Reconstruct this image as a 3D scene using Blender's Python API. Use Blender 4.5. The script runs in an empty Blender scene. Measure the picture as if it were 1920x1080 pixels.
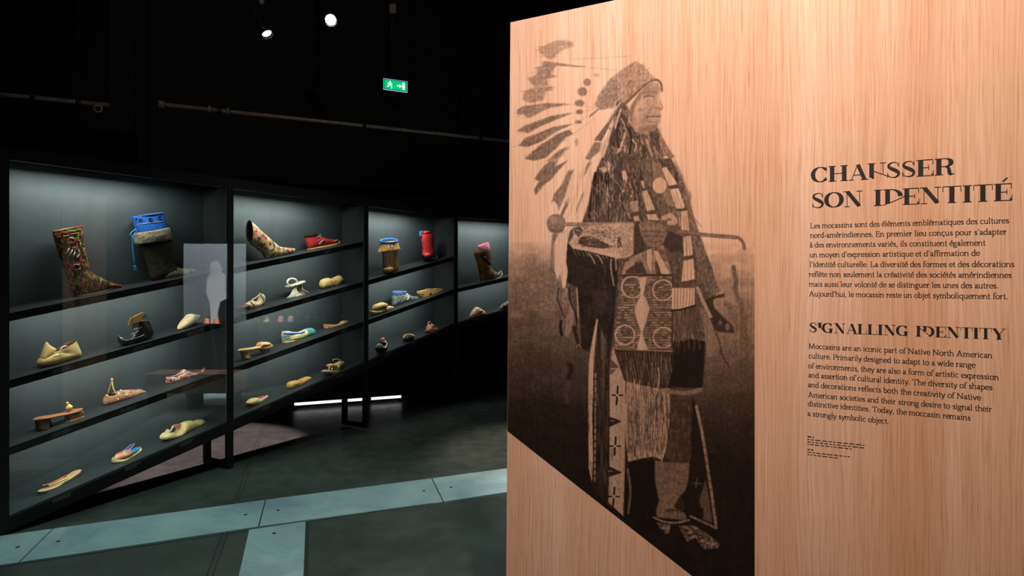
import bpy, bmesh, math, random
import numpy as np
from mathutils import Vector, Matrix
random.seed(7)
# ------------------------------------------------------------------ camera
SC = bpy.context.scene
COL = SC.collection
F_PX, HORIZON, CAM_H = 1200.0, 512.0, 1.5           # pixels of a 1920x1080 frame
cam_data = bpy.data.cameras.new('camera')
cam_data.sensor_width = 36.0
cam_data.lens = 36.0 * F_PX / 1920.0
cam_data.shift_y = -(540.0 - HORIZON) / 1920.0
cam_data.clip_start = 0.05
cam = bpy.data.objects.new('camera', cam_data)
COL.objects.link(cam)
cam.location = (0, 0, CAM_H)
cam.rotation_euler = (math.pi / 2, 0, 0)
SC.camera = cam
# ------------------------------------------------------------------ world and exposure
world = bpy.data.worlds.new('dark_hall'); SC.world = world
world.use_nodes = True
world.node_tree.nodes['Background'].inputs[0].default_value = (0.6, 0.75, 0.8, 1)
world.node_tree.nodes['Background'].inputs[1].default_value = 0.0012
vs = SC.view_settings
vs.view_transform = 'Standard'; vs.look = 'None'; vs.gamma = 1.0; vs.use_curve_mapping = False
vs.exposure = 0.0
# ------------------------------------------------------------------ room lamps and an added fill light
def spot(name, loc, target, watt, color, angle, blend=0.6, radius=0.05):
    l = bpy.data.lights.new(name, 'SPOT')
    l.energy = watt; l.color = color; l.spot_size = math.radians(angle); l.spot_blend = blend
    l.shadow_soft_size = radius
    o = bpy.data.objects.new(name, l); COL.objects.link(o)
    o.location = loc
    o.rotation_euler = (Vector(target) - Vector(loc)).to_track_quat('-Z', 'Y').to_euler()
    return o
WARM = (1.0, 0.82, 0.69); GREEN = (0.76, 1.0, 0.93); PINK = (1.0, 0.66, 0.72)
spot('spot_lamp_panel', (-0.25, 0.5, 4.1), (0.35, 1.95, 2.3), 330, (1.0, 0.91, 1.0), 58, 1.0, 0.06)
spot('spot_lamp_panel_side', (0.35, 0.2, 4.1), (0.75, 1.7, 1.3), 420, (1.0, 0.68, 0.47), 74, 0.9, 0.06)
spot('spot_lamp_aisle', (-0.75, 4.9, 5.0), (-1.05, 4.7, 0), 120, GREEN, 58, 0.7, 0.12)
spot('spot_lamp_aisle_near', (-1.15, 2.7, 5.0), (-1.25, 3.2, 0), 560, GREEN, 54, 0.7, 0.12)
spot('spot_lamp_behind_cases', (-2.66, 5.33, 5.0), (-2.78, 5.42, 0), 3200, PINK, 24, 0.3, 0.03)
spot('added_fill_pipes', (-2.6, 2.4, 4.9), (-2.4, 7.0, 3.6), 75, WARM, 70, 0.8, 0.05)  # added fill light without a fixture, only makes the ceiling pipes visible
spot('spot_lamp_white_display', (0.45, 4.75, 3.6), (1.49, 5.08, 1.35), 7500, (0.92, 0.98, 1.0), 40, 0.6, 0.05)
spot('spot_lamp_bench', (-0.05, 4.25, 4.6), (0.5, 4.3, 0.6), 520, WARM, 23, 0.5, 0.05)
spot('spot_lamp_plinth', (1.0, 6.9, 4.4), (0.55, 5.75, 0.85), 1100, WARM, 30, 0.6, 0.05)
# ------------------------------------------------------------------ helpers
def lin(c):
    c = c / 255.0
    return c / 12.92 if c <= 0.04045 else ((c + 0.055) / 1.055) ** 2.4
def rgb(t): return (lin(t[0]), lin(t[1]), lin(t[2]), 1.0)
def tag(o, label=None, cat=None, group=None, kind=None):
    if label: o['label'] = label
    if cat: o['category'] = cat
    if group: o['group'] = group
    if kind: o['kind'] = kind
    return o
def empty(name, mw=None, label=None, cat=None, group=None):
    o = bpy.data.objects.new(name, None); COL.objects.link(o)
    o.empty_display_size = 0.05
    if mw is not None: o.matrix_world = mw
    return tag(o, label, cat, group)
def obj(name, verts, faces, material, parent=None, smooth=False, label=None):
    me = bpy.data.meshes.new(name)
    me.from_pydata([tuple(v) for v in verts], [], faces)
    me.validate()
    bm = bmesh.new(); bm.from_mesh(me)
    bmesh.ops.recalc_face_normals(bm, faces=bm.faces)
    bm.to_mesh(me); bm.free()
    if smooth:
        me.polygons.foreach_set('use_smooth', [True] * len(me.polygons))
    me.materials.append(material)
    o = bpy.data.objects.new(name, me); COL.objects.link(o)
    if parent is not None: o.parent = parent
    if label: o['label'] = label
    return o
class MB:
    """collects shapes for one mesh"""
    def __init__(s): s.v = []; s.f = []
    def add(s, verts, faces):
        n = len(s.v); s.v += [tuple(p) for p in verts]; s.f += [tuple(i + n for i in f) for f in faces]; return s
    def hexa(s, p):
        return s.add(p, [(0,3,2,1),(4,5,6,7),(0,1,5,4),(1,2,6,5),(2,3,7,6),(3,0,4,7)])
    def box(s, x0, x1, y0, y1, z0, z1, k=0.0):
        """k: rise of the box along x (a sheared, sloping bar)"""
        return s.hexa([(x0,y0,z0+k*x0),(x1,y0,z0+k*x1),(x1,y1,z0+k*x1),(x0,y1,z0+k*x0),
                       (x0,y0,z1+k*x0),(x1,y0,z1+k*x1),(x1,y1,z1+k*x1),(x0,y1,z1+k*x0)])
    def tube(s, pts, r, n=8, cap=True):
        pts = [Vector(p) for p in pts]
        rr = r if isinstance(r, (list, tuple)) else [r] * len(pts)
        rings = []; up = Vector((0.13, 0.21, 0.97))
        for i, p in enumerate(pts):
            t = (pts[min(i+1, len(pts)-1)] - pts[max(i-1, 0)]).normalized()
            a = t.cross(up)
            if a.length < 1e-3: a = t.cross(Vector((1, 0, 0)))
            a.normalize(); b = t.cross(a)
            rings.append([p + (a*math.cos(2*math.pi*j/n) + b*math.sin(2*math.pi*j/n))*rr[i] for j in range(n)])
        vs_ = [q for R in rings for q in R]; fs = []
        for i in range(len(rings)-1):
            for j in range(n):
                fs.append((i*n+j, i*n+(j+1)%n, (i+1)*n+(j+1)%n, (i+1)*n+j))
        if cap:
            fs.append(tuple(range(n-1, -1, -1))); fs.append(tuple((len(rings)-1)*n+j for j in range(n)))
        return s.add(vs_, fs)
    def build(s, name, material, parent=None, smooth=False, label=None):
        return obj(name, s.v, s.f, material, parent, smooth, label)
# ------------------------------------------------------------------ materials
def new_mat(name):
    m = bpy.data.materials.new(name); m.use_nodes = True
    nt = m.node_tree; b = nt.nodes['Principled BSDF']
    return m, nt, b
def setin(b, **kw):
    for k, v in kw.items():
        b.inputs[k.replace('_', ' ')].default_value = v
def coord(nt, scale=(1, 1, 1), kind='Object'):
    t = nt.nodes.new('ShaderNodeTexCoord'); m = nt.nodes.new('ShaderNodeMapping')
    m.inputs['Scale'].default_value = scale
    nt.links.new(t.outputs[kind], m.inputs[0]); return m.outputs[0]
def noise(nt, vec, scale, detail=3, rough=0.55, dist=0.0):
    n = nt.nodes.new('ShaderNodeTexNoise')
    n.inputs['Scale'].default_value = scale; n.inputs['Detail'].default_value = detail
    n.inputs['Roughness'].default_value = rough; n.inputs['Distortion'].default_value = dist
    nt.links.new(vec, n.inputs['Vector']); return n.outputs['Fac']
def ramp(nt, fac, stops, interp='LINEAR'):
    r = nt.nodes.new('ShaderNodeValToRGB'); r.color_ramp.interpolation = interp
    e = r.color_ramp.elements
    while len(e) < len(stops): e.new(0.5)
    for i, (p, c) in enumerate(stops):
        e[i].position = p; e[i].color = c
    nt.links.new(fac, r.inputs[0]); return r.outputs[0]
def bump(nt, b, h, strength=0.3, dist=0.005):
    n = nt.nodes.new('ShaderNodeBump'); n.inputs['Strength'].default_value = strength
    n.inputs['Distance'].default_value = dist
    nt.links.new(h, n.inputs['Height']); nt.links.new(n.outputs[0], b.inputs['Normal'])
def mat(name, c1, c2=None, rough=0.6, metal=0.0, scale=40, bumps=0.0, stretch=(1, 1, 1), spec=0.5):
    m, nt, b = new_mat(name)
    setin(b, Roughness=rough, Metallic=metal)
    b.inputs['Specular IOR Level'].default_value = spec
    c2 = c2 or tuple(int(x * 0.86) for x in c1)
    f = noise(nt, coord(nt, stretch), scale)
    nt.links.new(ramp(nt, f, [(0.35, rgb(c1)), (0.68, rgb(c2))]), b.inputs['Base Color'])
    if bumps: bump(nt, b, f, bumps, 0.003)
    return m
def cells(name, cols, scale=60, rough=0.6, stretch=(1, 1, 1), rnd=1.0, bumps=0.0):
    """patches of several dye colours, like embroidery, beadwork or printed cloth"""
    m, nt, b = new_mat(name); setin(b, Roughness=rough)
    v = nt.nodes.new('ShaderNodeTexVoronoi'); v.inputs['Scale'].default_value = scale
    v.inputs['Randomness'].default_value = rnd
    nt.links.new(coord(nt, stretch), v.inputs['Vector'])
    sep = nt.nodes.new('ShaderNodeSeparateColor'); nt.links.new(v.outputs['Color'], sep.inputs[0])
    n = len(cols)
    c = ramp(nt, sep.outputs[0], [(i / n, rgb(q)) for i, q in enumerate(cols)], 'CONSTANT')
    nt.links.new(c, b.inputs['Base Color'])
    if bumps: bump(nt, b, v.outputs['Distance'], bumps, 0.003)
    return m
def bands(name, stops, axis=2, rough=0.6, lo=0.0, hi=1.0, var=0.0):
    """dyed bands along one local axis, lo..hi in metres, stops as fractions"""
    m, nt, b = new_mat(name); setin(b, Roughness=rough)
    t = nt.nodes.new('ShaderNodeTexCoord'); s = nt.nodes.new('ShaderNodeSeparateXYZ')
    nt.links.new(t.outputs['Object'], s.inputs[0])
    mr = nt.nodes.new('ShaderNodeMapRange'); mr.inputs[1].default_value = lo; mr.inputs[2].default_value = hi
    nt.links.new(s.outputs[axis], mr.inputs[0])
    nt.links.new(ramp(nt, mr.outputs[0], [(p, rgb(c)) for p, c in stops], 'CONSTANT'), b.inputs['Base Color'])
    return m
def emit(name, color, strength):
    m, nt, b = new_mat(name)
    b.inputs['Base Color'].default_value = (0, 0, 0, 1)
    b.inputs['Emission Color'].default_value = color
    b.inputs['Emission Strength'].default_value = strength
    return m
def glass_mat():
    m = bpy.data.materials.new('display_glass'); m.use_nodes = True
    nt = m.node_tree; nt.nodes.clear()
    o = nt.nodes.new('ShaderNodeOutputMaterial'); mx = nt.nodes.new('ShaderNodeMixShader')
    tr = nt.nodes.new('ShaderNodeBsdfTransparent'); gl = nt.nodes.new('ShaderNodeBsdfGlossy')
    lw = nt.nodes.new('ShaderNodeLayerWeight'); lw.inputs[0].default_value = 0.5
    p5 = nt.nodes.new('ShaderNodeMath'); p5.operation = 'POWER'; p5.inputs[1].default_value = 5.0
    fr = nt.nodes.new('ShaderNodeMath'); fr.operation = 'MULTIPLY_ADD'
    fr.inputs[1].default_value = 0.96; fr.inputs[2].default_value = 0.042
    nt.links.new(lw.outputs['Facing'], p5.inputs[0]); nt.links.new(p5.outputs[0], fr.inputs[0])
    tr.inputs[0].default_value = (0.97, 0.99, 0.985, 1); gl.inputs['Roughness'].default_value = 0.0
    nt.links.new(fr.outputs[0], mx.inputs[0]); nt.links.new(tr.outputs[0], mx.inputs[1])
    nt.links.new(gl.outputs[0], mx.inputs[2]); nt.links.new(mx.outputs[0], o.inputs[0])
    return m
M = {}
M['black'] = mat('black_paint', (11, 10, 10), (8, 8, 8), rough=0.6, scale=6, spec=0.25)
M['wall'] = mat('black_wall_paint', (13, 13, 14), (9, 9, 10), rough=0.9, scale=3)
M['frame'] = mat('dark_brown_lacquer', (13, 11, 10), (9, 8, 8), rough=0.6, scale=8, spec=0.25)
M['side_lining'] = mat('charcoal_cloth', (30, 36, 38), (26, 32, 34), rough=0.7, scale=14)
M['case_back'] = mat('slate_grey_cloth', (46, 55, 57), (41, 50, 52), rough=0.7, scale=14, stretch=(1, 1, 0.2))
M['shelf'] = mat('slate_grey_laminate', (46, 52, 53), (40, 46, 47), rough=0.45, scale=10)
M['glass'] = glass_mat()
M['steel'] = mat('dull_steel', (150, 142, 134), (110, 104, 98), rough=0.45, metal=0.3, scale=12)
M['print'] = mat('grey_caption_print', (96, 92, 90), (80, 76, 75), rough=0.8)
M['ink'] = mat('black_ink', (22, 16, 13), (16, 12, 10), rough=0.7)
# ------------------------------------------------------------------ pixel helpers
CAM = Vector((0, 0, CAM_H))
def ray(px, py): return Vector(((px - 960) / F_PX, 1.0, -(py - HORIZON) / F_PX))
def on_floor(px, py, z=0.0):
    r = ray(px, py); return CAM + r * ((z - CAM_H) / r.z)
def at_depth(px, py, y): return CAM + ray(px, py) * y
# ------------------------------------------------------------------ room shell
def slab_mat():
    m, nt, b = new_mat('dark_polished_concrete')
    c = coord(nt)
    f1 = noise(nt, c, 1.3, 5, 0.6, 0.4); f2 = noise(nt, c, 9, 4, 0.6)
    mx = nt.nodes.new('ShaderNodeMath'); mx.operation = 'MULTIPLY_ADD'
    mx.inputs[1].default_value = 0.35; nt.links.new(f2, mx.inputs[0]); nt.links.new(f1, mx.inputs[2])
    nt.links.new(ramp(nt, mx.outputs[0], [(0.4, rgb((38, 43, 40))), (0.62, rgb((48, 54, 50))), (0.9, rgb((61, 68, 62)))]), b.inputs['Base Color'])
    nt.links.new(ramp(nt, f2, [(0.3, (0.28,)*3 + (1,)), (0.7, (0.42,)*3 + (1,))]), b.inputs['Roughness'])
    b.inputs['Specular IOR Level'].default_value = 0.4
    return m
def plate_mat():
    m, nt, b = new_mat('pale_blue_grey_stone_plate')
    c = coord(nt, (1, 1, 1)); f1 = noise(nt, c, 2.2, 5, 0.62, 0.5); f2 = noise(nt, c, 26, 3, 0.6)
    mx = nt.nodes.new('ShaderNodeMath'); mx.operation = 'MULTIPLY_ADD'
    mx.inputs[1].default_value = 0.22; nt.links.new(f2, mx.inputs[0]); nt.links.new(f1, mx.inputs[2])
    nt.links.new(ramp(nt, mx.outputs[0], [(0.4, rgb((98, 121, 130))), (0.62, rgb((118, 143, 146))), (0.85, rgb((136, 160, 157)))]), b.inputs['Base Color'])
    setin(b, Roughness=0.42)
    return m
M['slab'] = slab_mat(); M['plate'] = plate_mat()
M['joint'] = mat('dark_joint_filler', (16, 17, 16), (10, 11, 10), rough=0.8)
fl = MB().box(-9.6, 7.2, -6, 14, -0.2, -0.006).build('floor', M['slab'])
tag(fl, 'dark polished concrete floor of the exhibition hall', 'floor', kind='structure')
def quad_plate(name, pts, z0, z1, m, parent):
    b = MB(); b.hexa([(p.x, p.y, z0) for p in pts] + [(p.x, p.y, z1) for p in pts])
    return b.build(name, m, parent)
# pale plates, edges read off the photograph on the floor plane
def lerp(a, b, t): return a + (b - a) * t
FT0, FT1 = on_floor(0, 1006), on_floor(950, 880)      # far edge of the long strip
FB0, FB1 = on_floor(0, 1060), on_floor(948.6, 922)    # near edge
dT = (FT1 - FT0).normalized()
def on_line(a, d, p): return a + d * (p - a).dot(d)
jt = [on_floor(100, 991), on_floor(498, 937), on_floor(809.5, 896.6)]
jb = [on_floor(36, 1054), on_floor(485, 987), on_floor(831, 940)]
jt = [FT0 - dT * 0.95] + jt + [jt[-1] + dT * 1.25, jt[-1] + dT * 2.5]
jb = [FB0 - dT * 0.85] + jb + [jb[-1] + dT * 1.2, jb[-1] + dT * 2.4]
g = 0.004
for i in range(len(jt) - 1):
    a, b_, c, d = jb[i] + dT * g, jb[i+1] - dT * g, jt[i+1] - dT * g, jt[i] + dT * g
    pl = quad_plate('floor_plate', [a, b_, c, d], -0.02, 0.0, M['plate'], fl)
    bo = []
    for q in (0.08, 0.92):
        p = lerp(lerp(a, b_, q), lerp(d, c, q), 0.5)
        h = MB().tube([(p.x, p.y, -0.004), (p.x, p.y, 0.0012)], 0.011, 10).build('bolt_hole', M['joint'], pl)
# short strip running towards the camera
sl0, sl1 = on_floor(467.5, 992.5), on_floor(447.5, 1080); sr0, sr1 = on_floor(573, 977), on_floor(569, 1080)
ds = (sl1 - sl0).normalized(); dr = (sr1 - sr0).normalized()
for i in range(3):
    a0, a1 = 0.006 + i * 1.15, (i + 1) * 1.15 - 0.004
    pl = quad_plate('floor_plate', [sl0 + ds * a1, sr0 + dr * a1, sr0 + dr * a0, sl0 + ds * a0], -0.02, 0.0, M['plate'], fl)
    p = lerp(sl0, sr0, 0.45) + ds * (0.12 + i * 1.15)
    MB().tube([(p.x, p.y, -0.004), (p.x, p.y, 0.0012)], 0.011, 10).build('bolt_hole', M['joint'], pl)
# slabs of dark concrete between the joints
def joint(p, q, w, name='floor_joint'):
    d = (q - p).normalized(); n = Vector((-d.y, d.x, 0)) * (w / 2)
    return quad_plate(name, [p - n, q - n, q + n, p + n], -0.02, -0.0045, M['joint'], fl)
j1, j2 = on_floor(497, 790), on_floor(442, 942)
dj = (j2 - j1).normalized(); nj = Vector((-dj.y, dj.x, 0))
for off in (-0.014, 0.014):
    joint(j1 - dj * 1.2 + nj * off, j2 + dj * 2.6 + nj * off, 0.009)
j3, j4 = on_floor(920, 755), on_floor(950, 777)
dq = (j4 - j3).normalized()
joint(j3 - dq * 0.6, j4 + dq * 2.5, 0.012)
joint(sr0 + dr * 0.02 + Vector((0.012, 0, 0)), sr1 + dr * 1.5 + Vector((0.012, 0, 0)), 0.018)
for p, q in ((FB0 - dT * 0.9, FB1 + dT * 2),):
    off = Vector((dT.y, -dT.x, 0)) * 0.006
    joint(p + off, q + off, 0.010)
# walls and ceiling
def wall(name, a, b, h=5.5, th=0.15, m=None):
    a, b = Vector(a), Vector(b); d = (b - a).normalized(); n = Vector((-d.y, d.x, 0)) * th
    w = quad_plate(name, [a, b, b + n, a + n], -0.006, h, m or M['wall'], None)
    return tag(w, 'black painted wall of the exhibition hall', 'wall', kind='structure')
WB0 = Vector((-1.57, 8.70, 0)); WBD = Vector((0.89, 0.456, 0)).normalized(); WBN = Vector((WBD.y, -WBD.x, 0))
wall('wall_back', WB0 - WBD * 9.0, WB0 + WBD * 9.6)
wall('wall_left', (-9.55, -6, 0), (-9.55, 5.0, 0))
wall('wall_right', (7.15, 13.6, 0), (7.15, -6, 0))
wall('wall_front', (7.15, -5.95, 0), (-9.55, -5.95, 0))
ce = MB().box(-9.6, 7.2, -6, 14, 5.5, 5.65).build('ceiling', M['wall'])
tag(ce, 'black ceiling of the exhibition hall', 'ceiling', kind='structure')
# ------------------------------------------------------------------ display cases
TH = math.atan(704.0 / F_PX)                     # the row of cases runs towards pixel column 1664
W = 1.4925                                       # width of one case
POST1 = at_depth(432.5, HORIZON, 4.93); POST1.z = 0
ES = Vector((math.sin(TH), math.cos(TH), 0)); ED = Vector((-math.cos(TH), math.sin(TH), 0))
KS = 258.0 / math.hypot(F_PX, 704.0)             # rise of the sloping shelves per metre
ZS = [1.5345, 1.1467, 0.760, 0.366]              # shelf tops at the first post
ZTOP, ZROOF, DEPTH, PW = 2.153, 2.232, 0.31, 0.025
TH4 = math.radians(55.0)
ES4 = Vector((math.sin(TH4), math.cos(TH4), 0)); ED4 = Vector((-math.cos(TH4), math.sin(TH4), 0))
def frame(origin, es, ed):
    m = Matrix.Identity(4)
    for i, c in enumerate((es, ed, Vector((0, 0, 1)))):
        m[0][i], m[1][i], m[2][i] = c
    m[0][3], m[1][3], m[2][3] = origin
    return m
# (origin, es, ed, width, z of each shelf at local x = 0, left wall thickness)
P_A = POST1 - ES * W
P_C = POST1 + ES * W
P_D = POST1 + ES * 2 * W
CASES = {
 'A': dict(o=P_A, es=ES, ed=ED, z=[z - KS * W for z in ZS], lw=0.052,
           label='nearest tall black display case, with the embroidered boot and the blue-topped fur boot'),
 'B': dict(o=POST1, es=ES, ed=ED, z=list(ZS), lw=PW,
           label='second black display case, with the flowered slanting boot on its top shelf'),
 'C': dict(o=P_C, es=ES, ed=ED, z=[z + KS * W for z in ZS[1:]], lw=PW,
           label='third black display case, with the fringed buckskin boot and the red boot'),
 'D': dict(o=P_D, es=ES4, ed=ED4, z=[z + KS * 2 * W for z in ZS[2:]], lw=PW,
           label='farthest black display case, partly hidden by the wooden panel'),
}
LED_COL = (0.97, 1.0, 0.94)
M['edge_glint'] = mat('pale_green_edge_glint', (96, 116, 112), (84, 104, 100), rough=0.5)
M['led'] = emit('led_strip_glow', (0.86, 1.0, 0.98, 1), 2.0)
def led(parent, name, x0, x1, d, z, k, watt):
    MB().box(x0, x1, d, d + 0.012, z, z + 0.008, k).build('led_strip', M['frame'], parent)
    l = bpy.data.lights.new(name, 'AREA'); l.shape = 'RECTANGLE'
    L = math.hypot(x1 - x0, k * (x1 - x0)); l.size = L; l.size_y = 0.014; l.energy = watt; l.color = LED_COL
    o = bpy.data.objects.new(name, l); COL.objects.link(o); o.parent = parent
    ex = Vector((1, 0, k)).normalized(); down = Vector((0, 0.78, -0.62)); down = (down - ex * down.dot(ex)).normalized()
    ez = -down; ey = ez.cross(ex)
    m = Matrix.Identity(4)
    for i, c in enumerate((ex, ey, ez)): m[0][i], m[1][i], m[2][i] = c
    xm = (x0 + x1) / 2
    m[0][3], m[1][3], m[2][3] = xm, d + 0.006, z + k * xm - 0.003
    o.matrix_local = m
    return o
SHELVES = {}
for key, c in CASES.items():
    root = empty('display_case', frame(c['o'], c['es'], c['ed']), c['label'], 'display case', 'row of sloping shoe cases')
    c['root'] = root
    lw, rw = c['lw'], PW
    xl, xr = lw, W - rw
    zb = c['z'][-1]
    low0 = zb - 0.088                       # underside of the base at x = 0
    # sloping base with its deep front edge
    base = MB().box(0, W, 0.0, DEPTH, low0 - 0.001, zb - 0.012, KS).build('base', M['frame'], root)
    # side walls of the case
    for x0, x1, nm in ((0, lw, 'side_panel'), (W - rw, W, 'side_panel')):
        b = MB(); za, zb2 = zb - 0.012 + KS * x0, zb - 0.012 + KS * x1
        b.hexa([(x0, 0, za), (x1, 0, zb2), (x1, DEPTH, zb2), (x0, DEPTH, za), (x0, 0, ZROOF), (x1, 0, ZROOF), (x1, DEPTH, ZROOF), (x0, DEPTH, ZROOF)])
        b.build(nm, M['frame'], root)
        # cloth lining on the inner face
        xi0, xi1 = (x1, x1 + 0.003) if x0 == 0 else (x0 - 0.003, x0)
        b = MB(); za, zb2 = zb + KS * xi0, zb + KS * xi1
        b.hexa([(xi0, 0.012, za), (xi1, 0.012, zb2), (xi1, DEPTH - 0.012, zb2), (xi0, DEPTH - 0.012, za), (xi0, 0.012, ZTOP), (xi1, 0.012, ZTOP), (xi1, DEPTH - 0.012, ZTOP), (xi0, DEPTH - 0.012, ZTOP)])
        b.build('side_lining', M['side_lining'], root)
    MB().box(xl, xr, 0.0, DEPTH, ZTOP + 0.03, ZROOF).build('top_panel', M['frame'], root)
    MB().box(xl, xr, 0.0, 0.02, ZTOP, ZTOP + 0.03).build('top_fascia', M['frame'], root)
    b = MB(); b.hexa([(xl, DEPTH - 0.012, zb - 0.012 + KS * xl), (xr, DEPTH - 0.012, zb - 0.012 + KS * xr), (xr, DEPTH, zb - 0.012 + KS * xr), (xl, DEPTH, zb - 0.012 + KS * xl),
                      (xl, DEPTH - 0.012, ZTOP + 0.03), (xr, DEPTH - 0.012, ZTOP + 0.03), (xr, DEPTH, ZTOP + 0.03), (xl, DEPTH, ZTOP + 0.03)])
    b.build('back_panel', M['case_back'], root)
    led(root, 'led_strip_top_' + key.lower(), xl + 0.10, xl + 0.95, 0.028, ZTOP + 0.0165, 0.0, 13.0)
    MB().box(xl, xr, 0.052, 0.056, ZTOP + 0.007, ZTOP + 0.03).build('added_light_shield', M['frame'], root)  # added lip, shaped to keep the top of the back panel dark
    # glass front
    b = MB(); e = 0.001
    b.hexa([(xl + e, 0.002, zb + KS * xl + e), (xr - e, 0.002, zb + KS * xr + e), (xr - e, 0.008, zb + KS * xr + e), (xl + e, 0.008, zb + KS * xl + e),
            (xl + e, 0.002, ZTOP - e), (xr - e, 0.002, ZTOP - e), (xr - e, 0.008, ZTOP - e), (xl + e, 0.008, ZTOP - e)])
    b.build('glass_pane', M['glass'], root)
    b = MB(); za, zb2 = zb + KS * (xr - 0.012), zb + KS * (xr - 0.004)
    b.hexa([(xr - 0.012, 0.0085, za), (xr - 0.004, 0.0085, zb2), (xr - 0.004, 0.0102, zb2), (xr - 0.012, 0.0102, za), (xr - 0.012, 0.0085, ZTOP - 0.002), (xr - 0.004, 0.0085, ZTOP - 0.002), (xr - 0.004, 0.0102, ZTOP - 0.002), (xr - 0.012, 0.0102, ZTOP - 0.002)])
    b.build('edge_highlight_strip', M['edge_glint'], root)  # pale strip added; its colour imitates a highlight along the case edge
    # shelves, front edges and strip lights
    c['shelf_objs'] = []
    for i, z0 in enumerate(c['z']):
        last = i == len(c['z']) - 1
        sh = MB().box(xl + 0.003, xr - 0.003, 0.012, DEPTH - 0.013, z0 - 0.012, z0, KS).build('shelf', M['shelf'], root)
        c['shelf_objs'].append(sh)
        if not last:
            MB().box(xl + 0.003, xr - 0.003, 0.0105, 0.018, z0 - 0.047, z0 - 0.0005, KS).build('shelf_edge', M['frame'], sh)
            led(sh, 'led_strip_shelf_%s%d' % (key.lower(), i), xl + 0.12, xl + 1.12, 0.024, z0 - 0.024, KS, 4.6 if i == len(c['z']) - 2 else 6.4)
    # legs: a U-shaped foot below each end of the case
    for xa in ([] if key == 'A' else [0.0]) + [W - 0.025]:
        xb = xa + 0.0245; xa = xa + 0.0005
        for y0 in (0.0, DEPTH - 0.035):
            b = MB()
            b.hexa([(xa, y0, 0), (xb, y0, 0), (xb, y0 + 0.035, 0), (xa, y0 + 0.035, 0),
                    (xa, y0, low0 + KS * xa), (xb, y0, low0 + KS * xb), (xb, y0 + 0.035, low0 + KS * xb), (xa, y0 + 0.035, low0 + KS * xa)])
            b.build('leg', M['black'], root)
        MB().box(xa, xb, 0.035, DEPTH - 0.035, 0, 0.035).build('foot_bar', M['black'], root)
# the low left-hand end of the first case stands on the floor
rA = CASES['A']['root']
MB().box(-0.25, 0, 0.0, DEPTH, 0, ZROOF).build('end_panel', M['frame'], rA)
def shelf_point(key, i, s, d):
    """world point on shelf i of a case, s metres from its left end, d behind the glass"""
    c = CASES[key]; return c['o'] + c['es'] * s + c['ed'] * d + Vector((0, 0, c['z'][i] + KS * s))
# ------------------------------------------------------------------ wooden text panel
PY0 = 2.2
PT = Vector((2210.0, -F_PX, 0)).normalized()      # panel runs from pixel column -1250 towards the camera
PX0 = (957 - 960) / F_PX * PY0
P_IN = Vector((-PT.y, PT.x, 0))
PANEL_H = CAM_H + (HORIZON - 42) / F_PX * PY0
PANEL_L = 2.3
def to_panel(px, py):
    a = (px - 960) / F_PX
    t = (a * PY0 - PX0) / (PT.x - PT.y * a)
    y = PY0 + PT.y * t
    return t, CAM_H - (py - HORIZON) / F_PX * y
def wood_nodes(nt):
    """returns colour socket of pale oak veneer, grain along local z"""
    t = nt.nodes.new('ShaderNodeTexCoord')
    def mapped(s):
        m = nt.nodes.new('ShaderNodeMapping'); m.inputs['Scale'].default_value = s
        nt.links.new(t.outputs['Object'], m.inputs[0]); return m.outputs[0]
    warp = noise(nt, mapped((7, 7, 1.1)), 1.0, 3, 0.5)
    sep = nt.nodes.new('ShaderNodeSeparateXYZ'); nt.links.new(t.outputs['Object'], sep.inputs[0])
    add = nt.nodes.new('ShaderNodeMath'); add.operation = 'MULTIPLY_ADD'; add.inputs[1].default_value = 0.06
    nt.links.new(warp, add.inputs[0]); nt.links.new(sep.outputs[0], add.inputs[2])
    comb = nt.nodes.new('ShaderNodeCombineXYZ'); nt.links.new(add.outputs[0], comb.inputs[0])
    mz = nt.nodes.new('ShaderNodeMath'); mz.operation = 'MULTIPLY'; mz.inputs[1].default_value = 0.012
    nt.links.new(sep.outputs[2], mz.inputs[0]); nt.links.new(mz.outputs[0], comb.inputs[2])
    lines = noise(nt, comb.outputs[0], 210, 3, 0.6)
    pores = noise(nt, mapped((420, 420, 7)), 1.0, 2, 0.5)
    broad = noise(nt, mapped((9, 9, 0.25)), 1.0, 2, 0.5)
    base = ramp(nt, lines, [(0.28, rgb((199, 162, 131))), (0.45, rgb((214, 179, 150))), (0.62, rgb((225, 193, 167)))])
    tint = ramp(nt, broad, [(0.3, rgb((240, 226, 212))), (0.7, rgb((255, 255, 255)))])
    mx = nt.nodes.new('ShaderNodeMix'); mx.data_type = 'RGBA'; mx.blend_type = 'MULTIPLY'; mx.inputs[0].default_value = 1.0
    nt.links.new(base, mx.inputs[6]); nt.links.new(tint, mx.inputs[7])
    po = ramp(nt, pores, [(0.30, rgb((226, 210, 194))), (0.42, rgb((255, 255, 255)))])
    m2 = nt.nodes.new('ShaderNodeMix'); m2.data_type = 'RGBA'; m2.blend_type = 'MULTIPLY'; m2.inputs[0].default_value = 1.0
    nt.links.new(mx.outputs[2], m2.inputs[6]); nt.links.new(po, m2.inputs[7])
    return m2.outputs[2], lines
def wood_mat():
    m, nt, b = new_mat('pale_oak_veneer')
    c, l = wood_nodes(nt); nt.links.new(c, b.inputs['Base Color'])
    setin(b, Roughness=0.5); b.inputs['Specular IOR Level'].default_value = 0.25
    bump(nt, b, l, 0.06, 0.001)
    return m
M['wood'] = wood_mat()
panel = empty('text_panel', frame(Vector((PX0, PY0, 0)), PT, P_IN),
              'large pale oak panel with a printed figure and bilingual exhibition text', 'panel')
lean = to_panel(948, 1080)
b = MB(); x_low = -0.0165 * (PANEL_H / (PANEL_H - lean[1]))
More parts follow.
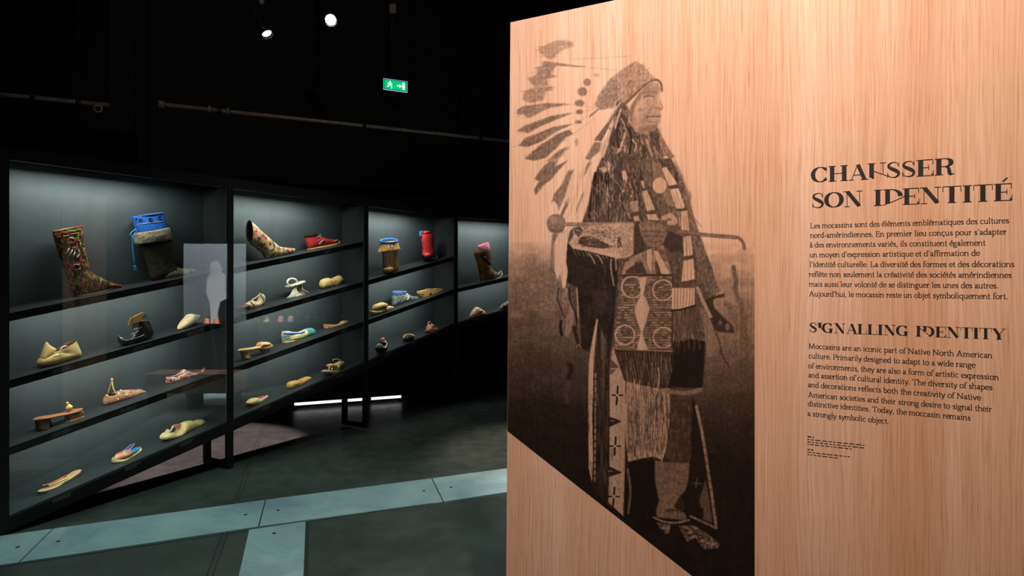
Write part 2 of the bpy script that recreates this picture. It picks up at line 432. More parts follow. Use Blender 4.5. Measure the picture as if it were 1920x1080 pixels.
b.hexa([(x_low, 0, 0), (PANEL_L, 0, 0), (PANEL_L, 0.12, 0), (x_low, 0.12, 0), (0, 0, PANEL_H), (PANEL_L, 0, PANEL_H), (PANEL_L, 0.12, PANEL_H), (0, 0.12, PANEL_H)])
b.build('board', M['wood'], panel)
# ------------------------------------------------------------------ pipes, lamps and signs in the dark upper hall
M['glow'] = emit('lamp_glow', (1.0, 0.96, 0.95, 1), 60.0)
M['glow_dim'] = emit('lamp_glow_dim', (1.0, 0.95, 0.9, 1), 1.6)
M['tube'] = emit('fluorescent_tube', (1.0, 0.93, 0.97, 1), 1.3)
M['lampblack'] = mat('black_lamp_housing', (26, 25, 25), (18, 18, 18), rough=0.4, scale=10)
def rail_point(px, py, off):
    """point on a vertical plane parallel to the back wall, off metres in front of it"""
    o = WB0 + WBN * off; r = ray(px, py)
    k = (o - CAM).dot(WBN) / r.dot(WBN); return CAM + r * k
CEIL = 5.5
def pipe(p0, p1, off, r, label, hang):
    a, b_ = rail_point(*p0, off), rail_point(*p1, off)
    b_.z = a.z                                              # pipes hang level
    root = empty('ceiling_pipe', Matrix.Translation(a), label, 'pipe', 'steel pipes under the ceiling')
    d = (b_ - a)
    MB().tube([(0, 0, 0), d], r, 14).build('pipe', M['steel'], root, True)
    for t in hang:
        p = d * t
        MB().tube([p + Vector((0, 0, r * 0.8)), p + Vector((0, 0, CEIL - a.z))], 0.005, 6).build('hanger_rod', M['wall'], root)
        dn = d.normalized()
        MB().tube([p - dn * 0.02, p + dn * 0.02], r * 1.35, 14).build('clamp', M['lampblack'], root, True)
    return root, a, d
p1, a1, d1 = pipe((-260, 150), (205, 195), 1.25, 0.021, 'short steel pipe at the left edge above the nearest display case', (0.3, 0.66, 0.86))
p2, a2, d2 = pipe((303, 196), (1180, 292), 1.25, 0.021, 'long steel pipe running behind the wooden panel above the cases', (0.09, 0.35, 0.6, 0.85))
# round end fitting and coupler of the long pipe
dn = d2.normalized()
MB().tube([dn * -0.03, dn * 0.03], 0.038, 16).build('end_cap', M['steel'], p2, True)
for t in (0.075, 0.105):
    q = d2 * t
    MB().tube([q - dn * 0.012, q + dn * 0.012], 0.040, 14).build('coupler_ring', M['steel'], p2, True)
dn1 = d1.normalized()
q = d1 * 0.95 + Vector((0, 0, -0.05)) - WBN * -0.03
b = MB()
ring = [q + dn1 * (0.032 * math.cos(a * math.pi / 8)) + Vector((0, 0, 0.032 * math.sin(a * math.pi / 8))) for a in range(17)]
b.tube(ring, 0.010, 8, False).build('ring_hook', M['steel'], p1, True)
# black box hung on two straps
bc = rail_point(219, 278, 1.05)
bx = empty('hung_speaker', frame(Vector((bc.x, bc.y, bc.z - 0.14)), WBD, -WBN), 'black box speaker hung on two straps above the nearest display case', 'speaker')
MB().box(-0.17, 0.17, -0.1, 0.1, 0, 0.28).build('cabinet', mat('black_felt', (11, 11, 11), (9, 9, 9), rough=0.95, spec=0.1), bx)
for x in (-0.05, 0.05):
    MB().box(x - 0.006, x + 0.006, -0.003, 0.003, 0.28, CEIL - bc.z + 0.14).build('strap', M['wall'], bx)
# spot lamps
def lamp(px, py, off, aim, rad, glow, label, name='spot_light'):
    p = rail_point(px, py, off)
    root = empty(name, Matrix.Translation((p.x, p.y, CEIL)), label, 'spotlight', 'spotlights under the ceiling')
    c = Vector((0, 0, p.z - CEIL)); a = Vector(aim).normalized()
    MB().tube([c - a * 0.005, c - a * 0.03, c - a * 0.2, c - a * 0.25], [rad, rad * 1.12, rad * 1.12, rad * 0.7], 20).build('housing', M['lampblack'], root, True)
    MB().tube([c + a * 0.022, c - a * 0.004], [rad * 1.16, rad * 1.16], 20, False).build('rim', M['lampblack'], root, True)
    n = 20; u = a.orthogonal().normalized(); w = a.cross(u)
    ring = [c + a * 0.001 + (u * math.cos(2*math.pi*j/n) + w * math.sin(2*math.pi*j/n)) * rad * 0.97 for j in range(n)]
    obj('lens', ring + [c + a * 0.012], [(j, (j+1) % n, n) for j in range(n)], glow, root, True)
    back = c - a * 0.12
    MB().tube([back + u * rad * 1.2, back + u * rad * 1.5 + Vector((0, 0, 0.1)), back + Vector((0, 0, 0.22))], 0.008, 8).build('yoke', M['lampblack'], root, True)
    MB().tube([back + Vector((0, 0, 0.21)), (back.x, back.y, 0)], 0.012, 8).build('drop_rod', M['lampblack'], root)
    MB().tube([back + Vector((0, 0, 0.2)), back + Vector((0, 0, 0.28))], 0.028, 10).build('clamp', M['steel'], root, True)
    return root, p
lr, lp = lamp(620, 37, 1.6, (0.28, -0.8, -0.52), 0.055, M['glow'], 'brightly shining spotlight facing the camera under the black ceiling')
lamp(500, 62, 1.6, (0.5, -0.25, -0.85), 0.05, M['glow_dim'], 'black spotlight turned down and aside, only a sliver of its lens lit')
# small pale junction box on a cable
jp = rail_point(737, 17, 1.6)
jb_ = empty('junction_box', Matrix.Translation((jp.x, jp.y, CEIL)), 'small pale junction box on a cable high in the dark', 'junction box')
z0 = jp.z - CEIL
b = MB().box(-0.035, 0.035, -0.02, 0.02, z0 - 0.05, z0 + 0.05); b.build('box', mat('pale_plastic', (120, 112, 100), rough=0.6), jb_)
MB().tube([(0.03, 0, z0 + 0.03), (0.05, 0, z0 + 0.3), (0.05, 0, 0)], 0.006, 6).build('cable', M['lampblack'], jb_)
MB().tube([(0, 0, z0 - 0.05), (-0.03, 0, z0 - 0.35)], 0.016, 8).build('bracket', M['lampblack'], jb_)
# exit sign on the back wall
M['sign_green'] = emit('exit_sign_green', (0.0, 0.5, 0.16, 1), 1.2)
M['sign_white'] = emit('exit_sign_white', (0.75, 1.0, 0.85, 1), 2.2)
M['sign_frame'] = emit('exit_sign_case', (0.35, 0.6, 0.8, 1), 0.7)
sc_ = rail_point(741.5, 160.5, 0.035)
sg = empty('exit_sign', frame(sc_, WBD, -WBN), 'lit green emergency exit sign on the black wall', 'sign')
SW, SH = 0.168, 0.078
MB().box(-SW, SW, 0.0, 0.034, -SH, SH).build('case', M['lampblack'], sg)
b = MB()
for x0, x1, z0_, z1 in ((-SW, SW, SH - 0.006, SH), (-SW, SW, -SH, -SH + 0.014), (-SW, -SW + 0.006, -SH, SH), (SW - 0.006, SW, -SH, SH)):
    b.box(x0, x1, -0.004, 0.0, z0_, z1)
b.build('frame', M['sign_frame'], sg)
MB().box(-SW + 0.014, SW - 0.014, -0.002, 0.0, -SH + 0.022, SH - 0.014).build('green_panel', M['sign_green'], sg)
b = MB()                                     # running figure, doorway and arrow
def flat(b, pts, y=-0.003):
    n = len(pts); b.add([(x, y, z) for x, z in pts], [tuple(range(n))])
flat(b, [(-0.075 + 0.011 * math.cos(a * 0.7854), 0.042 + 0.011 * math.sin(a * 0.7854)) for a in range(8)])
flat(b, [(-0.098, 0.026), (-0.068, 0.030), (-0.060, 0.000), (-0.082, -0.004)])
flat(b, [(-0.070, 0.026), (-0.044, 0.012), (-0.046, 0.006), (-0.068, 0.016)])
flat(b, [(-0.098, 0.026), (-0.112, 0.006), (-0.106, 0.004), (-0.092, 0.018)])
flat(b, [(-0.066, 0.000), (-0.046, -0.018), (-0.052, -0.048), (-0.060, -0.048), (-0.056, -0.020), (-0.080, -0.004)])
flat(b, [(-0.082, 0.000), (-0.094, -0.026), (-0.118, -0.030), (-0.118, -0.022), (-0.100, -0.018), (-0.090, 0.002)])
flat(b, [(0.02, -0.006), (0.02, 0.008), (0.055, 0.008), (0.055, 0.026), (0.09, 0.001), (0.055, -0.024), (0.055, -0.006)])
flat(b, [(0.098, -0.044), (0.098, 0.052), (0.128, 0.052), (0.128, -0.044)])
o = b.build('pictogram', M['sign_white'], sg); o['kind'] = 'stuff'
# fluorescent tube lying in a holder on the floor behind the cases
t0, t1 = on_floor(552, 758, 0.05), on_floor(752, 743.5, 0.05)
tb = empty('tube_light', Matrix.Translation((t0.x, t0.y, 0)), 'bright fluorescent tube light lying on the floor behind the cases', 'tube light')
d = t1 - t0; d.z = 0; dn = d.normalized(); up = Vector((0, 0, 0.05))
for q0, q1 in ((0.0, 0.66), (0.70, 1.0)):
    MB().tube([up + d * q0, up + d * q1], 0.015, 12).build('tube', M['tube'], tb, True)
MB().tube([up + d * 0.655, up + d * 0.705], 0.019, 12).build('socket', M['steel'], tb, True)
for q in (0.01, 0.68, 0.985):
    p = d * q; MB().tube([p, p + up * 0.75], 0.016, 8).build('holder', M['lampblack'], tb)
# ------------------------------------------------------------------ shoes
from mathutils.bvhtree import BVHTree
def catmull(rows, n):
    rows = np.array(rows, float); out = []
    m = len(rows)
    for i in range(m - 1):
        p0, p1, p2, p3 = rows[max(i-1, 0)], rows[i], rows[i+1], rows[min(i+2, m-1)]
        for k in range(n):
            t = k / n
            out.append(0.5 * ((2*p1) + (-p0+p2)*t + (2*p0-5*p1+4*p2-p3)*t*t + (-p0+3*p1-3*p2+p3)*t**3))
    out.append(rows[-1]); return out
SHOES = []
class Shoe:
    """one shoe standing on a sloping shelf; its outline is read in zoomed photo coordinates (region, contact point)
    and laid on an upright plane through the place where it touches the shelf"""
    def __init__(s, name, label, cat, key, shelf, region, contact, yaw=0.0, dmin=0.10, dmax=0.20):
        c = CASES[key]; s.key, s.shelf = key, shelf
        s.x0, s.y0, w = region; s.k = 1.0 / w
        es = (c['es'] + Vector((0, 0, KS))).normalized(); n = c['ed'].cross(es) * -1
        if n.z < 0: n = -n
        org = shelf_point(key, shelf, 0, 0)
        r = ray(*s.px(*contact)); hit = None
        if abs(r.dot(n)) > 1e-6:
            k = (org - CAM).dot(n) / r.dot(n)
            if k > 0: hit = CAM + r * k
        d = (hit - org).dot(c['ed']) if hit else 0.15
        d = min(max(d, dmin), dmax); s.d = d
        po = org + c['ed'] * d                                   # plane d behind the glass
        k = (po - CAM).dot(c['ed']) / r.dot(c['ed']); p = CAM + r * k
        u = (p - org).dot(c['es']); s.s = u
        C = shelf_point(key, shelf, u, d)
        y = math.radians(yaw)
        s.eu = (es * math.cos(y) + c['ed'] * math.sin(y)).normalized(); s.n = n
        s.ew = n.cross(s.eu).normalized(); s.C = C; s.v0 = 0.0
        s.v0 = s.uv(*contact)[1]
        m = Matrix.Identity(4)
        for i, q in enumerate((s.eu, s.ew, s.n)): m[0][i], m[1][i], m[2][i] = q
        m[0][3], m[1][3], m[2][3] = C
        s.root = empty(name, m, label, cat, 'historic shoes in the display cases'); s.inv = m.inverted()
        s.polys = []; SHOES.append(s)
    def px(s, zx, zy): return s.x0 + zx * s.k, s.y0 + zy * s.k
    def p(s, zx, zy, w=0.0):
        r = ray(*s.px(zx, zy)); o = s.C + s.ew * w
        k = (o - CAM).dot(s.ew) / r.dot(s.ew); q = CAM + r * k - s.C
        return Vector((q.dot(s.eu), w, q.dot(s.n) - s.v0))
    def uv(s, zx, zy):
        q = s.p(zx, zy); return q.x, q.z
    def put(s, name, v, f, m, smooth=True, parent=None, label=None):
        lo = min(q[2] for q in v)
        if lo < 0.0003:                                           # nothing sinks into the shelf
            v = [(q[0], q[1], max(q[2], 0.0003)) for q in v]
        o = obj(name, v, f, m, parent or s.root, smooth, label)
        s.polys.append(([Vector(q) for q in v], f)); s.bvh = None
        return o
    def loft(s, name, m, rings, open_end=False, lining=None, sq=1.0, w=0.0, n=20, sub=4, bumpy=0.0, flat=0.75, label=None, round_=0.9):
        rows = []
        for R in rings:
            a, b = s.uv(R[0], R[1]), s.uv(R[2], R[3])
            rows.append((a[0], a[1], b[0], b[1], R[4]))
        rows = catmull(rows, sub); V = []; Fc = []
        def ringpts(row, sc=1.0):
            au, av, bu, bv, hw = row; hw = max(hw, 0.002)
            cu, cv, du, dv = (au+bu)/2, (av+bv)/2, (au-bu)/2, (av-bv)/2
            out = []
            for j in range(n):
                t = 2*math.pi*j/n; c_, s_ = math.cos(t), math.sin(t)
                e = sq * (flat if c_ < 0 else round_)
                cc = math.copysign(abs(c_)**e, c_); ss = math.copysign(abs(s_)**(sq*0.9), s_)
                q = 1.0 + (random.uniform(-bumpy, bumpy) if bumpy else 0)
                out.append((cu + du*cc*sc*q, w + hw*ss*sc*q, cv + dv*cc*sc*q))
            return out
        for row in rows: V += ringpts(row)
        m_ = len(rows)
        for i in range(m_-1):
            for j in range(n): Fc.append((i*n+j, i*n+(j+1) % n, (i+1)*n+(j+1) % n, (i+1)*n+j))
        Fc.append(tuple(range(n-1, -1, -1)))
        if not open_end:
            Fc.append(tuple((m_-1)*n+j for j in range(n)))
            return s.put(name, V, Fc, m, label=label)
        o = s.put(name, V, Fc, m, label=label)
        deep = rows[max(0, m_ - 1 - max(6, m_//3)):][::-1]; V2 = []; F2 = []
        V2 += ringpts(rows[-1], 1.0)
        for row in deep: V2 += ringpts(row, 0.9)
        for i in range(len(deep)):
            for j in range(n): F2.append((i*n+j, i*n+(j+1) % n, (i+1)*n+(j+1) % n, (i+1)*n+j))
        F2.append(tuple(len(deep)*n+j for j in range(n)))
        me = obj('lining', V2, F2, lining or M['dark_leather'], s.root, True)
        return o
    def tube(s, name, m, pts, r, w=0.0, smooth=True, label=None, closed=False):
        P = [s.p(q[0], q[1], q[2] if len(q) > 2 else w) for q in pts]
        if len(P) > 2 and not closed: P = [Vector(q) for q in catmull([tuple(q) for q in P], 3)]
        b = MB(); b.tube(P, r, 8); return s.put(name, b.v, b.f, m, smooth, label=label)
    def surf(s, zx, zy, lift=0.001):
        if s.bvh is None:
            vs_ = []; fs = []
            for v, f in s.polys:
                k = len(vs_); vs_ += v; fs += [tuple(i + k for i in g) for g in f]
            s.bvh = BVHTree.FromPolygons(vs_, fs)
        o = s.inv @ CAM; d = (s.inv.to_3x3() @ ray(*s.px(zx, zy))).normalized()
        h = s.bvh.ray_cast(o, d)
        return h[0] - d * lift if h[0] is not None else s.p(zx, zy, -0.03)
    def draw(s, name, m, pts, r, label=None, dense=3):
        q = catmull(pts, dense) if len(pts) > 2 else pts
        P = [s.surf(a[0], a[1]) for a in q]
        b = MB(); b.tube(P, r, 6); o = obj(name, [(v[0], v[1], max(v[2], 0.0004)) for v in b.v], b.f, m, s.root, True, label); return o
    def loop(s, name, m, cx, cy, rx, ry, r, k=12):
        return s.draw(name, m, [(cx + rx*math.cos(2*math.pi*i/k), cy + ry*math.sin(2*math.pi*i/k)) for i in range(k+1)], r, dense=1)
    def ball(s, name, m, zx, zy, r, w=None, sc=(1, 1, 1), label=None):
        c = s.surf(zx, zy) if w is None else s.p(zx, zy, w)
        V = []; Fc = []; A, B = 10, 7
        for i in range(B+1):
            ph = math.pi*i/B
            for j in range(A):
                t = 2*math.pi*j/A
                V.append((c.x + r*sc[0]*math.sin(ph)*math.cos(t), c.y + r*sc[1]*math.sin(ph)*math.sin(t), max(c.z + r*sc[2]*math.cos(ph), 0.0004)))
        for i in range(B):
            for j in range(A): Fc.append((i*A+j, i*A+(j+1) % A, (i+1)*A+(j+1) % A, (i+1)*A+j))
        o = obj(name, V, Fc, m, s.root, True, label)
        s.polys.append(([Vector(q) for q in V], Fc)); s.bvh = None
        return o
    def plate(s, name, m, pts, w0, w1, label=None):
        P = [s.uv(a, b) for a, b in pts]; n = len(P)
        V = [(u, w0, v) for u, v in P] + [(u, w1, v) for u, v in P]
        Fc = [tuple(range(n)), tuple(range(2*n-1, n-1, -1))] + [(i, (i+1) % n, n+(i+1) % n, n+i) for i in range(n)]
        return s.put(name, V, Fc, m, False, label=label)
M['dark_leather'] = mat('dark_leather', (40, 30, 24), (26, 20, 17), rough=0.5, scale=60, bumps=0.3)
M['brown_leather'] = mat('brown_leather', (120, 78, 42), (78, 48, 26), rough=0.5, scale=30, bumps=0.2)
M['cream_hide'] = mat('cream_hide', (228, 196, 130), (206, 168, 100), rough=0.65, scale=18, bumps=0.2)
M['tan_hide'] = mat('tan_hide', (214, 168, 92), (178, 128, 60), rough=0.65, scale=24, bumps=0.3)
M['ivory'] = mat('ivory_cord', (236, 230, 214), (214, 206, 188), rough=0.6)
M['bone'] = mat('silvered_bone', (226, 220, 196), (150, 138, 116), rough=0.35, scale=40, bumps=0.3)
M['wood_dark'] = mat('carved_dark_wood', (112, 74, 46), (72, 46, 30), rough=0.5, scale=30, stretch=(6, 6, 0.4), bumps=0.5)
M['wood_tan'] = mat('worn_tan_wood', (176, 118, 66), (142, 92, 50), rough=0.45, scale=10, stretch=(1, 6, 6))
M['wood_pale'] = mat('pale_wood', (238, 196, 118), (216, 166, 92), rough=0.5, scale=14, stretch=(1, 5, 5))
M['blue'] = mat('bright_blue_cloth', (30, 110, 215), (20, 84, 186), rough=0.7, scale=60)
M['cyan'] = mat('cyan_cord', (20, 140, 190), (14, 110, 165), rough=0.7)
M['red_leather'] = mat('red_leather', (206, 62, 60), (168, 40, 42), rough=0.32, scale=14, bumps=0.25)
M['fur'] = mat('grey_seal_fur', (158, 148, 122), (96, 88, 66), rough=0.95, scale=70, bumps=1.0)
M['hide_dark'] = mat('dark_seal_hide', (74, 64, 44), (38, 32, 24), rough=0.8, scale=26, bumps=0.6)
M['gold'] = mat('gold_cord', (186, 160, 70), (140, 112, 44), rough=0.4, scale=60)
M['black_leather'] = mat('black_leather', (52, 54, 52), (26, 26, 25), rough=0.28, scale=20, bumps=0.4)
M['grey_leather'] = mat('silver_grey_leather', (150, 160, 154), (70, 76, 72), rough=0.3, scale=30, bumps=0.4)
M['coral'] = mat('coral_cloth', (226, 128, 104), (204, 100, 80), rough=0.7)
M['pinkish'] = cells('pink_embroidered_leather', [(226, 196, 186), (188, 96, 96), (214, 170, 150), (160, 70, 70)], 90, stretch=(0.5, 1, 1))
M['green'] = mat('sage_green_leather', (140, 156, 128), (104, 122, 100), rough=0.5)
M['yellow'] = mat('yellow_wool', (232, 206, 52), (206, 170, 30), rough=0.9)
M['white_wool'] = mat('white_wool', (232, 226, 204), (212, 204, 178), rough=0.9)
M['purple'] = mat('lilac_cloth', (164, 142, 186), (128, 104, 160), rough=0.7)
M['red_wool'] = mat('red_wool', (222, 84, 66), (196, 60, 48), rough=0.9)
M['green_wool'] = mat('green_wool', (126, 178, 104), (96, 150, 80), rough=0.9)
M['pale_gold_cloth'] = mat('pale_gold_cloth', (226, 208, 146), (206, 184, 116), rough=0.7, scale=30, bumps=0.2)
GRP = None
# ---- nearest case, top shelf
s = Shoe('boot', 'tall leather boot embroidered in red and green with a pointed toe', 'boot', 'A', 0, (80, 400, 6.75), (430, 1050))
emb = cells('red_green_embroidery', [(60, 38, 26), (190, 70, 50), (84, 54, 32), (112, 160, 58), (66, 44, 30), (150, 96, 50), (72, 46, 30), (206, 100, 66), (58, 38, 26)], 88, stretch=(1, 1, 0.6))
s.loft('upper', emb, [(1000,905,1000,938,.004),(900,885,905,950,.022),(780,838,790,965,.034),(690,790,690,985,.04),(620,755,600,1005,.042),(590,705,500,1040,.042),(577,660,392,1050,.045),(565,610,325,850,.048),(545,525,262,645,.052),(525,420,212,510,.056),(508,290,166,365,.06),(495,152,132,228,.064)], True, M['brown_leather'])
s.loft('sole', M['brown_leather'], [(985,930,985,945,.006),(800,958,800,985,.034),(620,1000,610,1030,.038),(410,1035,410,1062,.036)], sq=.6)
s.loop('ring_motif', M['pinkish'], 362, 342, 48, 34, .0028); s.loop('ring_motif', M['pinkish'], 432, 680, 44, 34, .0028)
for q in ([(340,440),(300,510)], [(378,462),(330,545)], [(410,480),(385,560)], [(455,470),(470,510),(430,565)]):
    s.draw('finger_motif', M['ivory'], q, .0032)
s.loop('flower_motif', M['purple'], 405, 445, 20, 18, .004, 8)
for q in ([(160,262),(240,265)], [(330,228),(420,220)], [(255,290),(340,288)], [(450,240),(455,300),(440,330)], [(480,370),(475,430)], [(525,440),(515,500)], [(550,560),(560,620)], [(500,640),(520,665)]):
    s.draw('green_stitch', mat('green_silk', (112, 190, 60), rough=0.5) if 'green_silk' not in M else M['green_silk'], q, .0036)
for q in ([(230,245),(310,238)], [(430,212),(485,205)], [(350,265),(430,250)], [(480,270),(492,290)], [(440,345),(470,350)], [(515,380),(520,420)], [(530,520),(545,560)], [(515,590),(525,625)], [(555,650),(562,680)], [(180,300),(240,298)], [(870,905),(990,920)]):
    s.draw('red_stitch', M['red_wool'], q, .004)
for cx, cy in ((690, 835), (800, 885)):
    s.draw('spiral_motif', M['dark_leather'], [(cx-35, cy-20), (cx-10, cy+22), (cx+28, cy+8), (cx+22, cy-18), (cx, cy-8)], .0028)
s = Shoe('boot', 'dark fur boot with bright blue cloth top, fur cuff and hanging cord', 'boot', 'A', 0, (230, 380, 7.2), (400, 1012))
s.loft('boot_leg', M['hide_dark'], [(690,790,660,1005,.047),(672,770,500,1010,.05),(664,740,392,1008,.052),(668,670,335,800,.058),(655,560,285,650,.064),(640,460,240,540,.07)])
s.loft('foot', mat('grey_hide', (150, 142, 112), (112, 104, 80), rough=.7, scale=24, bumps=.4), [(998,882,998,895,.005),(935,852,940,950,.03),(850,848,850,985,.042),(760,838,760,1000,.047),(680,815,600,1010,.05),(640,840,480,1012,.05)])
s.loft('fur_cuff', M['fur'], [(655,450,190,512,.07),(650,445,175,510,.084),(630,370,168,440,.09),(604,300,168,375,.086),(585,292,182,360,.07)], bumpy=.035, n=40)
blu = s.loft('cloth_top', M['blue'], [(582,300,185,360,.066),(568,230,165,290,.067),(552,160,145,210,.067),(536,85,125,145,.068)], True, M['blue'])
s.draw('dark_band', M['dark_leather'], [(148,188),(340,170),(538,150)], .0035); s.draw('zigzag_band', M['cyan'], [(140,160),(330,140),(532,118)], .003)
s.draw('yellow_band', M['gold'], [(178,295),(380,275),(565,250)], .002)
for cx, cy in ((240, 235), (375, 225), (500, 202)): s.loop('flower_motif', M['hide_dark'], cx, cy, 22, 20, .0035, 8)
s.tube('cord', M['cyan'], [(170,310,-.07),(120,350,-.075),(90,400,-.075),(150,390,-.075),(175,330,-.07)], .0035)
s.tube('cord', M['cyan'], [(120,400,-.075),(125,520,-.075),(135,640,-.075),(152,800,-.075)], .0045)
s.tube('tassel', M['cyan'], [(150,805,-.075),(158,840,-.075),(168,875,-.075)], .009)
# ---- nearest case, second shelf
s = Shoe('moccasin', 'cream hide moccasin with raised tongue and white lace', 'moccasin', 'A', 1, (60, 620, 13.5), (300, 915))
s.loft('upper', M['cream_hide'], [(130,810,140,870,.01),(205,700,200,900,.038),(330,630,330,905,.048),(450,590,470,885,.052),(540,565,640,845,.054),(560,550,860,745,.054),(568,545,1100,670,.05),(572,540,1240,595,.046),(576,535,1170,400,.046),(580,530,1100,245,.044)], True, M['brown_leather'])
s.loft('tongue', M['cream_hide'], [(220,690,300,720,.036),(265,540,480,600,.038),(310,400,600,480,.034),(345,310,440,380,.02),(366,288,385,300,.006)], n=14)
s.tube('lace', M['ivory'], [(555,562,-.045),(650,552,-.052),(725,520,-.056),(735,450,-.056),(800,400,-.052),(880,395,-.05)], .004)
s.tube('lace', M['ivory'], [(700,530,-.056),(720,575,-.058)], .004)
s = Shoe('boot', 'black curled-toe leather ankle boot with folded brown flaps', 'boot', 'A', 1, (210, 570, 12), (300, 925))
s.loft('upper', M['black_leather'], [(135,735,150,805,.012),(190,725,190,890,.032),(280,765,280,920,.042),(390,705,420,905,.048),(470,590,560,875,.05),(478,530,720,800,.052),(474,490,890,720,.054),(466,450,905,600,.057),(456,410,830,440,.056),(452,395,780,375,.054)], True, M['brown_leather'])
s.plate('folded_flap', mat('raw_hide', (176, 124, 62), (140, 92, 44), rough=.7, scale=30), [(258,472),(320,310),(590,175),(632,195),(560,330),(490,398)], -.058, -.05)
s.plate('folded_flap', M['grey_leather'], [(575,300),(640,205),(720,285),(797,392),(700,362)], -.056, -.048)
s.draw('sole_edge', M['grey_leather'], [(150,725),(220,790),(320,822),(420,808),(520,770),(620,745),(720,690)], .004)
s.draw('strap', M['grey_leather'], [(480,575),(600,555),(680,520)], .005); s.draw('strap', M['grey_leather'], [(430,690),(540,650),(610,600)], .006)
s = Shoe('slipper', 'small pale pointed slipper tipped forward at the right end of the second shelf', 'slipper', 'A', 1, (320, 575, 18), (310, 790), yaw=18)
pale = cells('cream_pink_silk', [(226, 206, 150), (230, 198, 150), (222, 176, 140), (216, 208, 158)], 60)
s.loft('upper', pale, [(250,740,285,785,.01),(330,610,370,765,.03),(450,455,480,720,.042),(560,325,620,655,.045),(655,242,720,530,.046),(780,280,805,440,.04),(870,262,905,345,.028)], True, M['gold'])
s.loft('heel_block', M['dark_leather'], [(430,725,430,745,.02),(600,650,600,715,.03),(760,520,790,670,.026)], sq=.6)  # dark block added in place of the shadow under the raised slipper
s.tube('heel_edge', M['gold'], [(800,300,-.02),(860,262,-.01),(890,330,-.02)], .004)
# ---- nearest case, third shelf
s = Shoe('clog', 'brown wooden toe-knob sandal on two carved blocks', 'sandal', 'A', 2, (55, 740, 13.5), (320, 890))
s.loft('foot_board', M['wood_tan'], [(92,635,92,655,.008),(250,575,250,625,.04),(450,540,450,590,.045),(700,495,700,540,.036),(950,440,950,490,.044),(1180,370,1180,430,.046),(1330,340,1330,365,.012)], sq=.6, n=16)
s.loft('heel_block', M['wood_dark'], [(150,650,470,610,.036),(178,760,475,700,.034),(190,895,490,850,.036)], sq=.7)
s.loft('heel_block', M['wood_dark'], [(440,610,520,590,.03),(480,700,560,680,.028),(510,840,600,790,.03)], sq=.7, w=.02)
s.loft('toe_block', M['wood_dark'], [(905,500,1335,400,.042),(920,610,1370,500,.043),(915,720,1392,580,.046)], sq=.7)
s.draw('carved_rim', M['wood_tan'], [(925,690),(1100,660),(1250,610),(1385,560)], .005)
b = MB(); P = [s.p(*q) for q in ((1030,425),(1020,370),(1005,330),(1000,300),(985,250),(968,232),(962,205),(965,180))]
b.tube(P, [.009, .007, .021, .019, .007, .006, .0095, .004], 14); s.put('toe_knob', b.v, b.f, M['wood_pale'])
s = Shoe('slipper', 'beaded slipper with coloured pompoms and a tall gold heel loop', 'slipper', 'A', 2, (185, 700, 15.43), (200, 915))
s.loft('upper', mat('pinkish_brown_cloth', (186, 136, 106), (146, 94, 66), rough=.7, scale=40), [(1375,530,1380,560,.006),(1250,482,1260,610,.03),(1050,472,1080,710,.042),(850,475,850,815,.046),(650,488,600,880,.046),(510,530,400,905,.045),(480,555,210,915,.042),(470,570,150,870,.04),(465,590,165,760,.038),(462,605,215,645,.036)], True, M['dark_leather'])
s.tube('heel_loop', M['gold'], [(265,570,.03),(300,450,.02),(345,310,.01),(385,240,0),(385,185,0)], .0045)
s.tube('heel_loop', M['gold'], [(385,250,0),(420,430,-.02),(480,545,-.036)], .0045)
s.ball('loop_tip', M['gold'], 385, 185, .008, 0.0, (1, 1, 1.6))
for x, y, m_, r_ in ((600,640,'yellow',.0075),(990,590,'yellow',.0075),(575,580,'white_wool',.008),(800,625,'white_wool',.008),(705,560,'green_wool',.008),(935,492,'red_wool',.0085),(905,545,'purple',.0065),(1140,474,'purple',.007),(228,638,'yellow',.0075),(165,755,'purple',.006),(562,745,'white_wool',.006),(640,495,'white_wool',.007),(1100,540,'yellow',.005),(1230,490,'white_wool',.005)):
    s.ball('pompom', M[m_], x, y, r_)
s.draw('rim_cord', M['gold'], [(270,640),(300,700),(400,720),(460,690)], .003)
s = Shoe('slipper', 'red pointed leather slipper with latticed heel and upturned toe', 'slipper', 'A', 2, (300, 675, 18), (240, 775))
s.loft('upper', M['pinkish'], [(1515,225,1525,340,.006),(1440,305,1465,405,.014),(1330,372,1350,540,.026),(1180,402,1180,630,.038),(1000,370,1000,670,.043),(850,315,850,700,.044),(805,302,640,725,.043),(730,390,420,765,.042),(650,465,240,778,.04),(600,505,215,660,.038),(560,535,210,545,.036)], True, M['brown_leather'])
lat = mat('red_brown_leather', (150, 72, 52), (112, 46, 36), rough=.5)
for x0, x1 in ((245, 270), (300, 330), (355, 390), (440, 480)):
    s.draw('lattice_strip', M['ivory'], [(x0, 590), (x1, 630)], .004); s.draw('lattice_strip', lat, [(x1, 650), (x0+20, 720)], .005)
s.draw('seam_piping', M['ivory'], [(820,310),(740,390),(650,470),(450,540),(230,550)], .0028); s.draw('seam_piping', M['ivory'], [(620,540),(650,640),(680,680),(850,640),(1010,560)], .0028)
s.draw('red_panel_stitch', M['red_wool'], [(690,560),(740,610),(840,590)], .006)
s.ball('toe_bead', mat('rust_red', (176, 64, 36), rough=.5), 1465, 305, .007)
